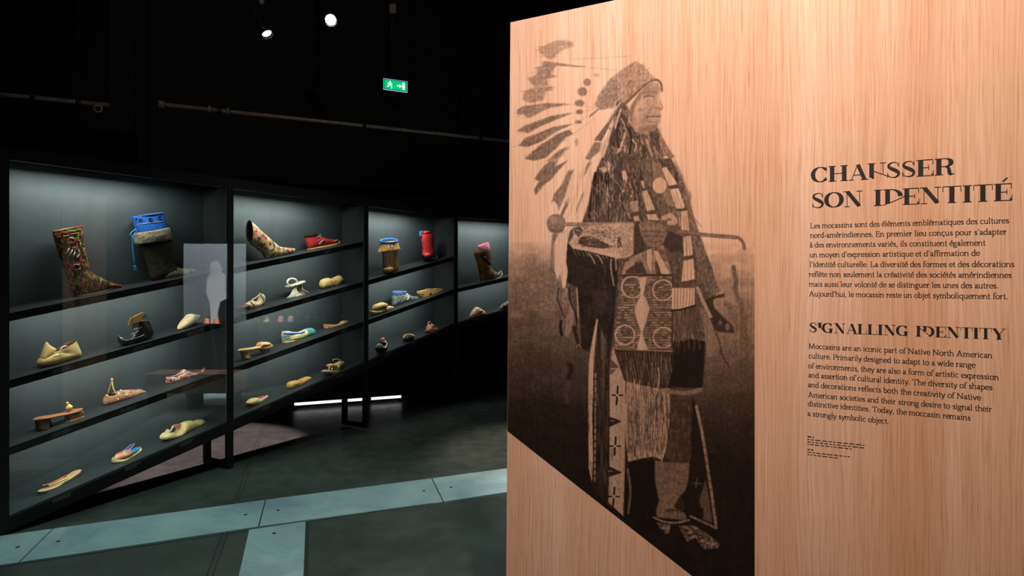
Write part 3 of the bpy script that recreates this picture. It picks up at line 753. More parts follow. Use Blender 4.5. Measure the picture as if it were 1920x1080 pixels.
# ---- nearest case, lowest shelf
s = Shoe('sandal', 'flat thong sandal with a pink and yellow footbed', 'sandal', 'A', 3, (60, 865, 15.43), (260, 930), yaw=12, dmin=.06)
s.loft('sole', M['dark_leather'], [(140,880,150,920,.01),(300,845,300,915,.036),(550,765,550,850,.044),(800,640,800,730,.042),(1050,480,1050,580,.038),(1280,330,1280,420,.04),(1440,205,1440,260,.016)], sq=.6)
s.loft('footbed', cells('pink_yellow_straw', [(226, 172, 134), (216, 196, 110), (222, 150, 122), (228, 204, 130)], 34, stretch=(.5, 1, 1)), [(190,868,190,885,.012),(330,820,330,845,.03),(560,735,560,765,.038),(800,615,800,645,.035),(1050,455,1050,485,.032),(1270,300,1270,330,.034),(1390,235,1390,250,.012)], sq=.6)
s.tube('strap', M['coral'], [(300,700,.03),(480,665,.02),(700,570,.015),(900,470,.01),(1000,420,0)], .006)
s.tube('strap', M['pale_gold_cloth'], [(490,700,0),(650,650,-.02),(850,560,-.035),(1050,480,-.04),(960,600,-.042)], .006)
s.tube('toe_post', M['dark_leather'], [(300,700,.03),(400,705,.02),(490,700,0),(500,730,0)], .004)
s = Shoe('slipper', 'colourful patchwork slipper with blue insole and cream sole', 'slipper', 'A', 3, (200, 820, 18), (300, 875), yaw=18, dmin=.06)
s.loft('sole', M['pale_gold_cloth'], [(205,660,225,840,.006),(270,745,275,870,.026),(450,735,450,865,.042),(650,660,660,790,.044),(850,530,860,650,.042),(1030,385,1035,490,.036),(1105,325,1105,400,.014)], sq=.7)
s.loft('insole', M['cyan'], [(640,600,650,640,.034),(800,480,800,530,.036),(950,370,950,420,.034),(1075,320,1075,345,.012)], sq=.7)
s.loft('vamp', cells('patchwork_silk', [(226, 140, 100), (206, 176, 110), (196, 92, 88), (150, 170, 110), (154, 130, 176), (230, 160, 130)], 55), [(285,690,300,750,.014),(420,545,450,735,.038),(560,470,590,700,.044),(700,410,770,580,.042)], True, M['purple'])
s.tube('ribbon', M['purple'], [(430,540,.02),(620,420,.02),(840,235,.015)], .005); s.tube('ribbon', M['purple'], [(500,540,-.01),(760,430,0),(930,215,.02)], .0055)
s = Shoe('shoe', 'cream cloth shoe with coral tongue and long soft toe', 'shoe', 'A', 3, (295, 775, 18), (400, 885), yaw=10, dmin=.06)
s.loft('upper', M['pale_gold_cloth'], [(1595,270,1590,330,.012),(1490,197,1490,440,.036),(1330,212,1330,520,.04),(1225,262,1225,560,.036),(1110,238,1090,610,.04),(950,268,930,690,.046),(830,350,830,760,.05),(790,470,740,820,.05),(770,560,600,860,.05),(700,620,400,885,.048),(600,650,180,890,.045),(520,640,142,800,.042),(450,620,260,660,.036)], True, M['brown_leather'])
s.plate('tongue', M['coral'], [(510,480),(560,400),(660,370),(830,360),(780,480),(560,495)], .0, .014)
s.loft('heel_tab', M['pale_gold_cloth'], [(250,690,380,680,.02),(290,600,400,620,.018),(340,530,370,540,.008)], n=12)
s.tube('edge_cord', M['ivory'], [(430,612,-.03),(480,530,-.02),(530,460,-.005)], .004)
# ---- second case
s = Shoe('boot', 'slanting flowered fabric boot bound with dark cords', 'boot', 'B', 0, (455, 405, 12), (520, 960))
s.loft('upper', cells('flowered_cloth', [(178, 136, 82), (206, 190, 150), (140, 100, 60), (212, 96, 104), (150, 150, 96), (190, 150, 100), (96, 70, 44)], 38), [(1168,730,1160,800,.012),(1050,718,1050,860,.03),(900,702,900,900,.038),(810,680,750,925,.042),(770,650,620,945,.044),(700,590,515,955,.044),(620,520,462,845,.046),(500,420,370,770,.05),(385,322,270,690,.054),(290,228,190,640,.056),(150,95,156,605,.046)], True)
for a, b_ in (((640,780),(790,670)), ((330,510),(455,405)), ((360,530),(480,420))): s.draw('binding_cord', M['dark_leather'], [a, b_], .005)
for x, y in ((315,330),(625,600),(920,738)): s.ball('rose_motif', M['coral'], x, y, .011, sc=(1, .35, 1))
s = Shoe('boot', 'red leather ankle boot with dark collar and tan sole', 'boot', 'B', 0, (560, 425, 19.63), (400, 850))
s.loft('upper', M['red_leather'], [(1460,500,1460,580,.01),(1380,478,1380,630,.03),(1200,466,1200,670,.038),(1020,440,1020,700,.042),(880,400,860,725,.044),(800,372,650,755,.045),(745,350,480,790,.045),(715,330,375,795,.044),(690,305,320,640,.044),(670,275,280,480,.044),(652,255,252,360,.045)], True)
s.loft('collar', M['dark_leather'], [(664,315,262,410,.0465),(655,280,250,365,.048),(650,245,242,325,.048)], True, M['dark_leather'])
s.loft('sole', M['wood_pale'], [(1500,520,1505,590,.01),(1400,580,1400,660,.036),(1000,675,1000,750,.046),(600,742,600,820,.042),(385,800,385,855,.03)], sq=.7)
s.draw('green_band', M['green'], [(760,650),(830,570),(930,495)], .007); s.draw('green_band', M['green'], [(690,380),(780,385),(850,390)], .006)
s.draw('toe_cap', M['green'], [(1320,545),(1380,520),(1430,490)], .009); s.tube('lace', M['gold'], [(690,320,-.02),(770,340,-.02),(800,290,-.02)], .004)
s = Shoe('shoe', 'pale green and cream heeled shoe with a brown pointed toe', 'shoe', 'B', 1, (440, 540, 21.6), (500, 850), dmin=.08)
s.loft('toe', M['brown_leather'], [(60,800,65,825,.004),(250,705,260,840,.024),(450,622,450,845,.037),(520,590,530,845,.039)])
s.loft('vamp', mat('cream_silk', (226, 206, 166), (206, 176, 120), rough=.5, scale=30), [(450,622,450,845,.037),(600,545,610,845,.041),(700,490,760,825,.041),(770,530,920,760,.039),(830,570,1040,680,.035),(870,580,1150,590,.033),(920,540,1205,470,.032),(1000,400,1180,330,.03),(1050,230,1115,235,.018)], True, M['green'])
s.tube('heel', mat('pale_green_silk', (186, 206, 160), (150, 176, 130), rough=.5), [(1110,520),(1150,620),(1150,745)], .009)
s.tube('strap', M['pale_gold_cloth'], [(690,475,.02),(860,375,.02),(1055,215,.01)], .005); s.draw('counter_panel', M['green'], [(1080,260),(1150,380),(1180,480)], .011)
s.draw('brown_band', M['brown_leather'], [(640,560),(730,650),(800,720)], .006)
s = Shoe('sandal', 'ivory stilt sandal with a toe ring and two flared feet', 'sandal', 'B', 1, (525, 510, 18), (240, 885))
s.loft('foot_board', M['bone'], [(200,465,200,515,.02),(350,430,350,505,.034),(560,370,560,440,.036),(700,310,700,400,.034),(800,290,800,350,.026)], sq=.6)
s.loft('flared_foot', M['bone'], [(355,510,570,460,.02),(395,600,540,580,.017),(360,730,620,690,.02),(225,880,825,800,.03)], w=-.005)
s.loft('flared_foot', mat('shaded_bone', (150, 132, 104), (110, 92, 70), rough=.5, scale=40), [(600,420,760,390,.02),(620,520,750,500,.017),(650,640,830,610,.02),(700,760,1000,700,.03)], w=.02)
s.tube('foot_edge', M['bone'], [(740,420,-.01),(750,540,-.01),(820,620,-.01),(990,690,-.01)], .005)
s.tube('toe_ring', M['bone'], [(410 + 165*math.cos(a*math.pi/8), 345 - 125*math.sin(a*math.pi/8), -.02) for a in range(17)], .0085)
for i in range(10): s.ball('carved_bead', M['bone'], 250 + 58*i, 862 - 8*i, .0055, -.033)
s = Shoe('moccasin', 'lumpy cream woven fibre shoe with small holes', 'moccasin', 'B', 1, (595, 505, 21.6), (300, 760))
s.loft('upper', M['cream_hide'], [(130,580,150,690,.02),(200,425,200,745,.04),(300,372,300,760,.046),(420,342,420,755,.047),(520,388,540,745,.044),(620,342,660,730,.042),(740,300,760,700,.042),(850,250,850,600,.04),(960,330,960,500,.03),(1020,415,1018,455,.014)])
for x, y in ((612,528),(680,612),(740,490),(640,372)): s.ball('eyelet', M['dark_leather'], x, y, .006, sc=(1, .4, 1))
s.loft('cuff_knot', M['cream_hide'], [(730,330,760,430,.03),(850,245,880,400,.034),(930,300,940,390,.02)], bumpy=.06)
s = Shoe('clog', 'tan high-platform mule with peach vamp and waisted heel', 'mule', 'B', 2, (440, 630, 18), (400, 785))
s.loft('foot_board', M['wood_pale'], [(110,480,112,520,.01),(250,432,250,510,.03),(450,408,450,480,.033),(650,378,650,450,.03),(790,345,800,440,.035),(1000,330,1000,445,.04),(1200,285,1200,390,.03),(1255,290,1255,330,.008)], sq=.7)
s.loft('vamp', mat('peach_silk', (232, 182, 138), (220, 160, 114), rough=.5), [(795,345,810,375,.037),(850,218,860,372,.041),(1000,205,1000,362,.041),(1110,207,1130,335,.037),(1195,255,1200,300,.02)])
s.loft('heel', mat('tan_cloth', (196, 156, 92), (160, 120, 66), rough=.6), [(180,515,440,490,.03),(235,620,465,600,.026),(275,785,515,745,.03)], sq=.8)
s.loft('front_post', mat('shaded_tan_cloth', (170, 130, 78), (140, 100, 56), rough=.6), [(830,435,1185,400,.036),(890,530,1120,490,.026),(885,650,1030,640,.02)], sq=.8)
s = Shoe('shoe', 'turquoise, blue and yellow beaded low shoe with cream sole', 'shoe', 'B', 2, (520, 605, 21.6), (300, 825))
s.loft('quarter', cells('yellow_blue_beadwork', [(222, 196, 126), (226, 206, 150), (120, 160, 170), (210, 176, 90), (230, 212, 160)], 42, stretch=(.6, 1, 1)), [(1180,230,1180,640,.043),(1080,290,1050,665,.043),(1000,322,800,720,.042),(900,362,500,770,.042),(800,385,265,800,.04),(700,390,212,700,.038),(600,388,204,500,.038),(500,375,250,350,.036)], True)
s.loft('toe', mat('turquoise_beadwork', (104, 196, 178), (30, 112, 104), rough=.4, scale=50, bumps=.3), [(1522,310,1512,420,.012),(1420,228,1430,540,.034),(1300,212,1300,610,.041),(1160,240,1160,645,.0435),(1120,270,1110,655,.0435)])
s.loft('sole', M['pale_gold_cloth'], [(1490,480,1480,590,.012),(1300,590,1300,680,.036),(900,655,900,755,.042),(500,715,500,820,.042),(255,735,255,835,.026)], sq=.7)
s.draw('blue_band', M['blue'], [(260,440),(450,440),(700,440),(950,425),(1100,385)], .009)
s.draw('rim_binding', M['ivory'], [(245,372),(430,358),(600,392),(800,400),(1000,345),(1130,280)], .005)
s.loop('scroll_motif', M['cyan'], 400, 590, 90, 50, .005); s.draw('green_line', M['green'], [(680,650),(900,620),(1080,590)], .005)
s = Shoe('slipper', 'narrow tan leather slipper with raised toe', 'slipper', 'B', 2, (600, 590, 27), (300, 715))
s.loft('upper', mat('tan_tooled_leather', (222, 176, 120), (186, 132, 84), rough=.5, scale=50), [(1430,300,1432,335,.006),(1290,295,1290,500,.026),(1130,305,1180,590,.033),(1085,385,1000,645,.034),(1040,432,800,685,.034),(950,470,500,712,.032),(800,488,255,715,.03),(600,492,215,590,.028),(480,492,203,478,.026)], True, M['brown_leather'])
for x, y in ((325,570),(460,600)): s.ball('punched_rosette', M['brown_leather'], x, y, .006, sc=(1, .4, 1))
s.loft('sole', mat('red_brown_sole', (140, 62, 48), rough=.6), [(1300,490,1300,540,.02),(1000,640,1000,672,.034),(600,695,600,722,.033),(270,705,270,725,.026)], sq=.7)
s = Shoe('mule', 'cream backless mule with red insole', 'mule', 'B', 3, (455, 730, 24), (420, 720), yaw=18, dmin=.06)
s.loft('insole', M['ivory'], [(600,460,600,640,.034),(800,370,800,500,.036),(950,302,950,400,.032),(1095,270,1095,330,.012)], sq=.7)
s.loft('insole_lining', M['red_wool'], [(650,430,650,450,.028),(800,350,800,372,.028),(940,292,940,308,.022),(1020,282,1020,290,.008)], sq=.7)
s.loft('vamp', M['pale_gold_cloth'], [(175,608,190,650,.008),(290,510,290,690,.03),(420,402,430,715,.041),(545,375,560,715,.043),(650,402,690,640,.041),(720,455,785,545,.034)], True, M['red_wool'])
s.draw('red_edge', M['red_wool'], [(210,630),(380,665),(560,660)], .006)
s = Shoe('moccasin', 'plain yellow hide moccasin with a long narrow heel', 'moccasin', 'B', 3, (530, 695, 24), (350, 810), yaw=12, dmin=.06)
s.loft('upper', M['tan_hide'], [(250,650,270,785,.02),(350,492,350,810,.042),(530,442,530,805,.046),(680,462,680,785,.043),(820,372,820,730,.04),(960,312,960,620,.036),(1100,260,1100,520,.034),(1190,280,1190,430,.026),(1225,320,1228,365,.01)])
s.draw('seam', M['pale_gold_cloth'], [(560,620),(700,560),(830,490)], .004)
s = Shoe('sandal', 'woven straw sandal with cord loops', 'sandal', 'B', 3, (595, 665, 24), (620, 870), yaw=10, dmin=.06)
stw = mat('woven_straw', (214, 180, 122), (160, 122, 74), rough=.8, scale=60, bumps=.8)
s.loft('sole', stw, [(240,730,250,800,.015),(400,680,400,845,.036),(600,705,620,870,.041),(760,690,770,840,.038),(940,600,950,760,.03)], sq=.8)
s.loft('woven_strap', stw, [(500,430,520,545,.026),(620,402,700,610,.036),(780,420,820,700,.038),(900,350,920,640,.036),(1020,282,1000,490,.03),(1135,290,1150,420,.02)], bumpy=.07)
s.tube('cord_loop', M['gold'], [(700,255,.02),(800,200,.01),(900,195,0),(1000,235,-.01),(1060,300,-.02)], .005)
for q in ([(540,555,-.01),(520,670,-.02)], [(660,590,-.02),(660,700,-.03)]): s.tube('thong', M['ivory'], q, .005)
s.draw('cord', M['ivory'], [(900,440),(960,520),(900,620),(780,720)], .005)
# ---- third case
s = Shoe('boot', 'fringed buckskin boot with a blue beaded rim', 'boot', 'C', 0, (700, 435, 12.7), (300, 985))
s.loft('boot_leg', M['tan_hide'], [(250,950,572,930,.05),(245,820,578,800,.056),(248,620,560,590,.056),(235,430,556,400,.06),(200,270,540,210,.064)], True, M['ivory'], sub=3, flat=.9)
s.ball('toe', M['tan_hide'], 360, 900, .05, -.05, (1.15, 1.2, .62))
s.loft('fringe_collar', M['tan_hide'], [(205,265,540,205,.066),(190,330,560,290,.072),(160,420,580,360,.08),(140,465,598,390,.084)], True, M['tan_hide'], flat=.9)
for i in range(7): s.draw('fringe', M['tan_hide'], [(150 + 62*i, 430 - 8*i), (145 + 64*i, 520 - 9*i)], .006)
rim = []
for a in range(21):
    t = a*math.pi/10; q0 = s.p(370 + 172*math.cos(t), 238 - 30*math.cos(t)); rim.append(Vector((q0.x, .064*math.sin(t), q0.z + .012 + .016*math.sin(t))))
b = MB(); b.tube(rim, .010, 8, False); s.put('beaded_rim', b.v, b.f, M['blue'])
for q in ([(368,320),(378,520),(372,740)], [(445,320),(440,520),(440,740)], [(272,530),(275,660),(278,800)], [(340,520),(335,640),(330,800)]): s.draw('hide_thong', M['ivory'], q, .005)
s.loop('ring_tie', M['ivory'], 275, 515, 26, 30, .005, 8); s.ball('bead_patch', M['white_wool'], 385, 808, .014, sc=(1.6, .5, .7)); s.ball('blue_patch', M['cyan'], 536, 530, .014, sc=(.6, .5, 1.8))
s = Shoe('boot', 'tall glossy red leather boot on a dark curved sole', 'boot', 'C', 0, (780, 425, 14.4), (330, 935))
s.loft('boot_leg', M['red_leather'], [(205,840,420,850,.045),(195,730,468,720,.05),(205,600,452,580,.046),(180,420,444,400,.048),(168,270,435,250,.05),(165,200,425,185,.05)], True, M['dark_leather'], flat=.9)
s.ball('foot', M['red_leather'], 285, 770, .05, -.045, (1.0, 1.2, .62))
s.loft('sole', M['dark_leather'], [(115,735,120,800,.012),(230,800,230,915,.05),(380,850,380,935,.055),(470,800,480,880,.04),(505,785,510,805,.01)], sq=.7, w=-.03)
s.plate('blue_lining', M['cyan'], [(105,130),(170,112),(165,200),(150,240),(112,262)], .0, .01); s.loft('top_flap', M['red_leather'], [(200,130,215,200,.03),(270,110,280,190,.045),(350,150,360,195,.03)]); s.ball('gold_trim', M['gold'], 390, 188, .01)
s = Shoe('sandal', 'bundled straw sandal with a rolled brown cover', 'sandal', 'C', 1, (690, 560, 24), (250, 830))
s.loft('straw_base', stw, [(95,600,110,800,.02),(300,590,300,810,.036),(600,530,600,740,.04),(830,430,850,660,.036)], bumpy=.04)
s.loft('rolled_cover', M['cream_hide'], [(200,510,225,565,.012),(330,345,350,580,.034),(480,290,510,545,.04),(640,240,700,490,.041),(780,275,830,420,.03)])
s.loft('heel_pad', M['pale_gold_cloth'], [(845,420,855,630,.028),(960,398,960,620,.032),(1085,408,1092,580,.028)], sq=.8)
s.draw('strap', M['brown_leather'], [(740,330),(800,420),(820,540),(740,640),(600,690),(430,730)], .009)
s = Shoe('shoe', 'grey leather shoe with a blue quilted ankle lining', 'shoe', 'C', 1, (730, 535, 24), (240, 905))
s.loft('upper', M['grey_leather'], [(1268,470,1280,630,.012),(1200,495,1210,715,.035),(1050,490,1050,765,.042),(930,448,930,790,.044),(790,360,700,830,.046),(745,370,400,880,.046),(705,380,170,905,.044),(660,388,152,700,.044),(600,392,158,440,.044)], True)
s.loft('ankle_lining', mat('slate_blue_quilt', (88, 124, 186), (64, 96, 156), rough=.8), [(185,430,725,375,.041),(162,350,742,335,.043),(180,270,752,262,.042),(215,245,730,245,.03)], flat=.9)
s.draw('strap', M['gold'], [(705,425),(700,560),(690,690)], .006); s.draw('laced_edge', M['ivory'], [(780,660),(850,590),(890,480),(830,420),(760,360)], .006)
s = Shoe('clog', 'pale carved wooden clog on two feet', 'clog', 'C', 1, (780, 530, 27), (330, 715))
s.plate('body', M['wood_pale'], [(158,432),(480,372),(800,330),(1050,282),(1210,285),(1242,320),(1228,380),(1000,470),(740,650),(685,640),(672,505),(570,540),(568,690),(310,715),(292,580),(190,560)], -.036, .036)
s.loft('instep', M['wood_tan'], [(465,345,480,400,.026),(600,298,610,395,.036),(740,300,760,380,.034),(840,318,850,350,.02)])
s = Shoe('shoe', 'round dark shoe with a white rim and a coral pompom', 'shoe', 'C', 2, (695, 630, 27), (480, 900), dmin=.06)
s.loft('upper', M['dark_leather'], [(300,640,330,800,.02),(400,500,420,870,.04),(540,470,560,890,.045),(680,500,700,820,.04),(780,540,790,660,.02)])
s.tube('rim', M['ivory'], [(275,630,-.03),(360,500,-.04),(480,452,-.045),(600,550,-.048),(710,640,-.045),(785,540,-.03),(805,400,0),(740,305,.02),(660,290,.03)], .008)
s.ball('pompom', M['coral'], 610, 215, .023, .02); s.loft('tongue', M['dark_leather'], [(520,300,530,480,.02),(640,270,640,500,.035),(740,310,740,500,.02)])
s = Shoe('shoe', 'small black shoe with a tan pointed collar', 'shoe', 'C', 2, (745, 615, 30.9), (560, 810), dmin=.06)
s.loft('upper', mat('blue_black_cloth', (44, 46, 56), (30, 30, 36), rough=.7), [(370,600,400,740,.02),(470,440,480,800,.04),(580,400,600,810,.045),(720,430,740,760,.042),(860,520,860,660,.024)])
s.draw('collar', M['tan_hide'], [(350,620),(410,450),(540,385)], .009)
s.loft('side_wrap', M['tan_hide'], [(580,370,620,420,.03),(700,360,740,560,.046),(820,370,850,640,.044),(890,470,895,600,.028)])
s = Shoe('sandal', 'pink strappy sandal with a small loop', 'sandal', 'C', 2, (785, 595, 27), (560, 785), dmin=.06)
s.loft('sole', M['coral'], [(370,690,390,750,.02),(560,735,570,785,.04),(760,690,770,750,.036),(890,560,890,650,.014)], sq=.8)
s.loft('upper', M['pinkish'], [(430,690,840,640,.036),(440,560,810,520,.034),(480,430,770,420,.028),(500,390,730,400,.02)], flat=.9)
s.tube('loop', M['pinkish'], [(480,400,0),(490,320,0),(560,275,0),(640,310,0),(650,390,0)], .006); s.draw('gold_strap', M['gold'], [(650,430),(690,560),(680,690)], .007)
# ---- farthest case
s = Shoe('boot', 'tall brown boot with pink cloth top and upturned pale toe', 'boot', 'D', 0, (870, 445, 12), (400, 1000))
s.loft('upper', cells('brown_black_hide', [(122, 86, 44), (104, 72, 38), (44, 38, 32), (136, 98, 54)], 14, rough=.6), [(760,820,790,905,.026),(690,765,700,940,.038),(640,725,600,970,.042),(600,680,480,992,.044),(585,640,380,995,.046),(592,570,345,790,.05),(604,490,310,620,.054),(598,390,268,480,.06),(582,265,235,370,.064),(570,240,255,290,.06)], True)
s.loft('toe', M['grey_leather'], [(832,738,862,850,.01),(775,790,800,905,.03),(690,765,700,940,.039),(640,735,640,955,.0425)])
s.loft('cloth_top', cells('pink_cloth', [(214, 120, 170), (190, 84, 140), (226, 150, 190)], 50), [(575,260,350,320,.05),(560,180,330,260,.05),(540,112,322,205,.046)], True, M['coral'])
s.loft('sole', M['wood_pale'], [(380,975,382,1005,.03),(600,950,610,1000,.042),(740,900,750,950,.038),(835,800,858,880,.022),(820,735,862,790,.01)], sq=.8)
s.draw('lace', M['ivory'], [(520,630),(550,660),(590,610)], .005); s.draw('lace', M['ivory'], [(540,650),(600,690)], .005)
s.draw('dark_strap', M['dark_leather'], [(450,440),(520,540),(590,600)], .018)
s = Shoe('slipper', 'pink and cream pointed slipper near the wooden panel edge', 'slipper', 'D', 1, (870, 555, 21.6), (250, 910), dmin=.06)
s.loft('upper', cells('cream_pink_print', [(232, 214, 180), (228, 206, 160), (214, 140, 130), (234, 220, 190)], 45), [(225,830,238,905,.012),(330,650,340,905,.036),(450,502,480,890,.043),(530,455,600,860,.044),(640,520,720,820,.04),(840,640,850,760,.018)])
s.draw('opening', M['brown_leather'], [(430,785),(560,700),(660,640),(740,610)], .008); s.draw('pink_edge', M['coral'], [(250,860),(450,820),(640,740),(840,690)], .007)
s = Shoe('shoe', 'dark green shoe half hidden behind the wooden panel edge', 'shoe', 'D', 1, (870, 555, 21.6), (1560, 600), dmin=.06)
s.loft('upper', mat('mottled_green_hide', (128, 124, 92), (60, 56, 44), rough=.6, scale=30, bumps=.5), [(1440,540,1450,590,.012),(1560,400,1580,610,.036),(1700,300,1720,600,.04),(1850,225,1860,580,.042),(1980,205,2000,560,.04),(2080,280,2090,500,.02)])
s.loop('eyelet', M['dark_leather'], 1610, 405, 40, 22, .004)
# captions printed on the shelf edges
for s in SHOES:
    c = CASES[s.key]; last = s.shelf == len(c['z']) - 1
    z0 = c['z'][s.shelf]; d = -0.0006 if last else 0.0098
    b = MB(); x = s.s
    for r_ in range(3):
        xx = x; end = x + random.uniform(.07, .12) * (0.8 if r_ == 2 else 1)
        while xx < end:
            L = random.uniform(.008, .022); zt = z0 - 0.014 - r_ * 0.0085
            b.box(xx, xx + L, d, d + 0.0006, zt - 0.004, zt, KS); xx += L + 0.004
    o = b.build('caption', M['print'], c['shelf_objs'][s.shelf]); o['kind'] = 'stuff'
# ------------------------------------------------------------------ figure printed on the panel (flat sepia print, painted stroke by stroke)
CX0, CY0, CX1, CY1, SS = 940, 40, 1424, 1185, 2
TONE = np.ones(((CY1 - CY0) * SS, (CX1 - CX0) * SS))
rng = np.random.RandomState(3)
def box_blur(a, r):
    r = int(round(r))
    if r < 1: return a
    for ax in (0, 1):
        for _ in range(2):
            p = np.pad(a, [(r + 1, r) if i == ax else (0, 0) for i in (0, 1)], mode='edge').cumsum(ax)
            n = a.shape[ax]
            hi = np.take(p, np.arange(2*r + 1, 2*r + 1 + n), ax); lo = np.take(p, np.arange(0, n), ax)
            a = (hi - lo) / (2*r + 1)
    return a
def smooth_noise(sx, sy):
    h, w = TONE.shape
    g_ = rng.rand(int(h / sy) + 3, int(w / sx) + 3)
    yy = np.linspace(0, g_.shape[0] - 2.001, h); xx = np.linspace(0, g_.shape[1] - 2.001, w)
    y0, x0 = yy.astype(int), xx.astype(int); fy, fx = (yy - y0)[:, None], (xx - x0)[None, :]
    fy, fx = fy*fy*(3-2*fy), fx*fx*(3-2*fx)
    a = g_[y0][:, x0]; b = g_[y0][:, x0+1]; c = g_[y0+1][:, x0]; d = g_[y0+1][:, x0+1]
    return (a*(1-fx) + b*fx)*(1-fy) + (c*(1-fx) + d*fx)*fy
CROP = {0: (0, 0, 1.0), 1: (950, 60, 4.5), 2: (1180, 60, 4.5), 3: (950, 300, 4.5), 4: (1180, 300, 4.5), 5: (950, 540, 4.5), 6: (1180, 540, 4.5), 7: (1050, 780, 4.5), 8: (1180, 840, 4.5)}
def conv(c, pts):
    x, y, k = CROP[c]
    return [((x + p[0] / k - CX0) * SS, (y + p[1] / k - CY0) * SS) for p in pts]
def blend(mask, x0, y0, tone, alpha=1.0, tex=None):
    h, w = mask.shape; T = TONE[y0:y0+h, x0:x0+w]
    t = tone if tex is None else np.clip(tone + tex[y0:y0+h, x0:x0+w], .08, 1.0)
    T[:] = T * (1 - mask * alpha) + t * mask * alpha
def P(c, tone, blur, pts, alpha=1.0, tex=None):
    q = np.array(conv(c, pts)); pad = int(blur * SS * 2 + 3)
    x0, y0 = np.floor(q.min(0)).astype(int) - pad; x1, y1 = np.ceil(q.max(0)).astype(int) + pad
    x0, y0 = max(x0, 0), max(y0, 0); x1, y1 = min(x1, TONE.shape[1]), min(y1, TONE.shape[0])
    if x1 <= x0 or y1 <= y0: return
    X, Y = np.meshgrid(np.arange(x0, x1) + .5, np.arange(y0, y1) + .5); m = np.zeros(X.shape, bool)
    for i in range(len(q)):
        (ax, ay), (bx, by) = q[i-1], q[i]
        if ay == by: continue
        m ^= ((ay > Y) != (by > Y)) & (X < (bx - ax) * (Y - ay) / (by - ay) + ax)
    blend(box_blur(m.astype(float), blur * SS * .6), x0, y0, tone, alpha, tex)
def S(c, tone, width, pts, blur=0.6, alpha=1.0):
    q = np.array(conv(c, pts))
    if len(q) > 2: q = np.array(catmull(q, 5))
    pad = int(width * SS + blur * SS * 2 + 3)
    x0, y0 = np.floor(q.min(0)).astype(int) - pad; x1, y1 = np.ceil(q.max(0)).astype(int) + pad
    x0, y0 = max(x0, 0), max(y0, 0); x1, y1 = min(x1, TONE.shape[1]), min(y1, TONE.shape[0])
    if x1 <= x0 or y1 <= y0: return
    X, Y = np.meshgrid(np.arange(x0, x1) + .5, np.arange(y0, y1) + .5); D = np.full(X.shape, 1e9)
    for i in range(len(q) - 1):
        a, b = q[i], q[i+1]; d = b - a; L = max(d.dot(d), 1e-6)
        t = np.clip(((X - a[0])*d[0] + (Y - a[1])*d[1]) / L, 0, 1)
        D = np.minimum(D, np.hypot(X - a[0] - t*d[0], Y - a[1] - t*d[1]))
    m = np.clip(width * SS / 2 - D + .5, 0, 1)
    blend(box_blur(m, blur * SS * .6), x0, y0, tone, alpha)
def E(c, tone, blur, x, y, rx, ry, alpha=1.0):
    P(c, tone, blur, [(x + rx*math.cos(a*math.pi/10), y + ry*math.sin(a*math.pi/10)) for a in range(20)], alpha)
def inside(q, x, y):
    r_ = False
    for i in range(len(q)):
        (ax, ay), (bx, by) = q[i-1], q[i]
        if (ay > y) != (by > y) and x < (bx - ax) * (y - ay) / (by - ay) + ax: r_ = not r_
    return r_
def hatch(c, pts, n, t0, t1, wd, ln, ang, jit=20, alpha=.75, blur=.5, wave=0.0):
    xs = [p[0] for p in pts]; ysq = [p[1] for p in pts]; k = CROP[c][2]; m_ = 0
    for _ in range(n * 6):
        x = min(xs) + rng.rand() * (max(xs) - min(xs)); y = min(ysq) + rng.rand() * (max(ysq) - min(ysq))
        if not inside(pts, x, y): continue
        a = math.radians(ang + (rng.rand() - .5) * 2 * jit); l = ln * k * (.5 + rng.rand()); dx, dy = math.cos(a) * l / 2, math.sin(a) * l / 2
        w_ = wave * k * (rng.rand() - .5)
        S(c, t0 + rng.rand() * (t1 - t0), wd * (.6 + .8 * rng.rand()), [(x - dx, y - dy), (x + w_, y), (x + dx, y + dy)], blur, alpha); m_ += 1
        if m_ >= n: break
def feather(c, tone, pts, n, axis, blur):
    P(c, tone, blur, pts, .9, tex * .5); a = math.degrees(math.atan2(axis[1], axis[0]))
    hatch(c, pts, n, tone - .16, tone + .2, 1.1, 16, a, 9, .5, .7)
# ground and sky of the print
ys = np.arange(TONE.shape[0]) / SS + CY0
left = np.interp(ys, [452, 475, 500, 530, 580, 610, 640, 680, 720, 760, 800, 900, 1185], [1, .8, .64, .56, .51, .43, .39, .30, .28, .20, .17, .14, .12])
right = np.interp(ys, [455, 480, 510, 540, 580, 620, 660, 700, 740, 780, 830, 900, 1185], [.99, .90, .80, .74, .68, .58, .50, .41, .33, .25, .20, .15, .13])
fx = np.clip((np.arange(TONE.shape[1]) / SS + CX0 - 1050) / 250, 0, 1)
TONE[:] = left[:, None] * (1 - fx) + right[:, None] * fx
n1, n2, n3 = smooth_noise(60, 30), smooth_noise(22, 14), smooth_noise(3, 9)
TONE[:] = np.where(TONE < .985, np.clip(TONE * (.86 + .18*n1 + .1*n2), .08, 1), TONE)
tex = (n3 - .5) * .22; tex2 = (n2 - .5) * .3; vst = (smooth_noise(4, 60) - .5) * .5
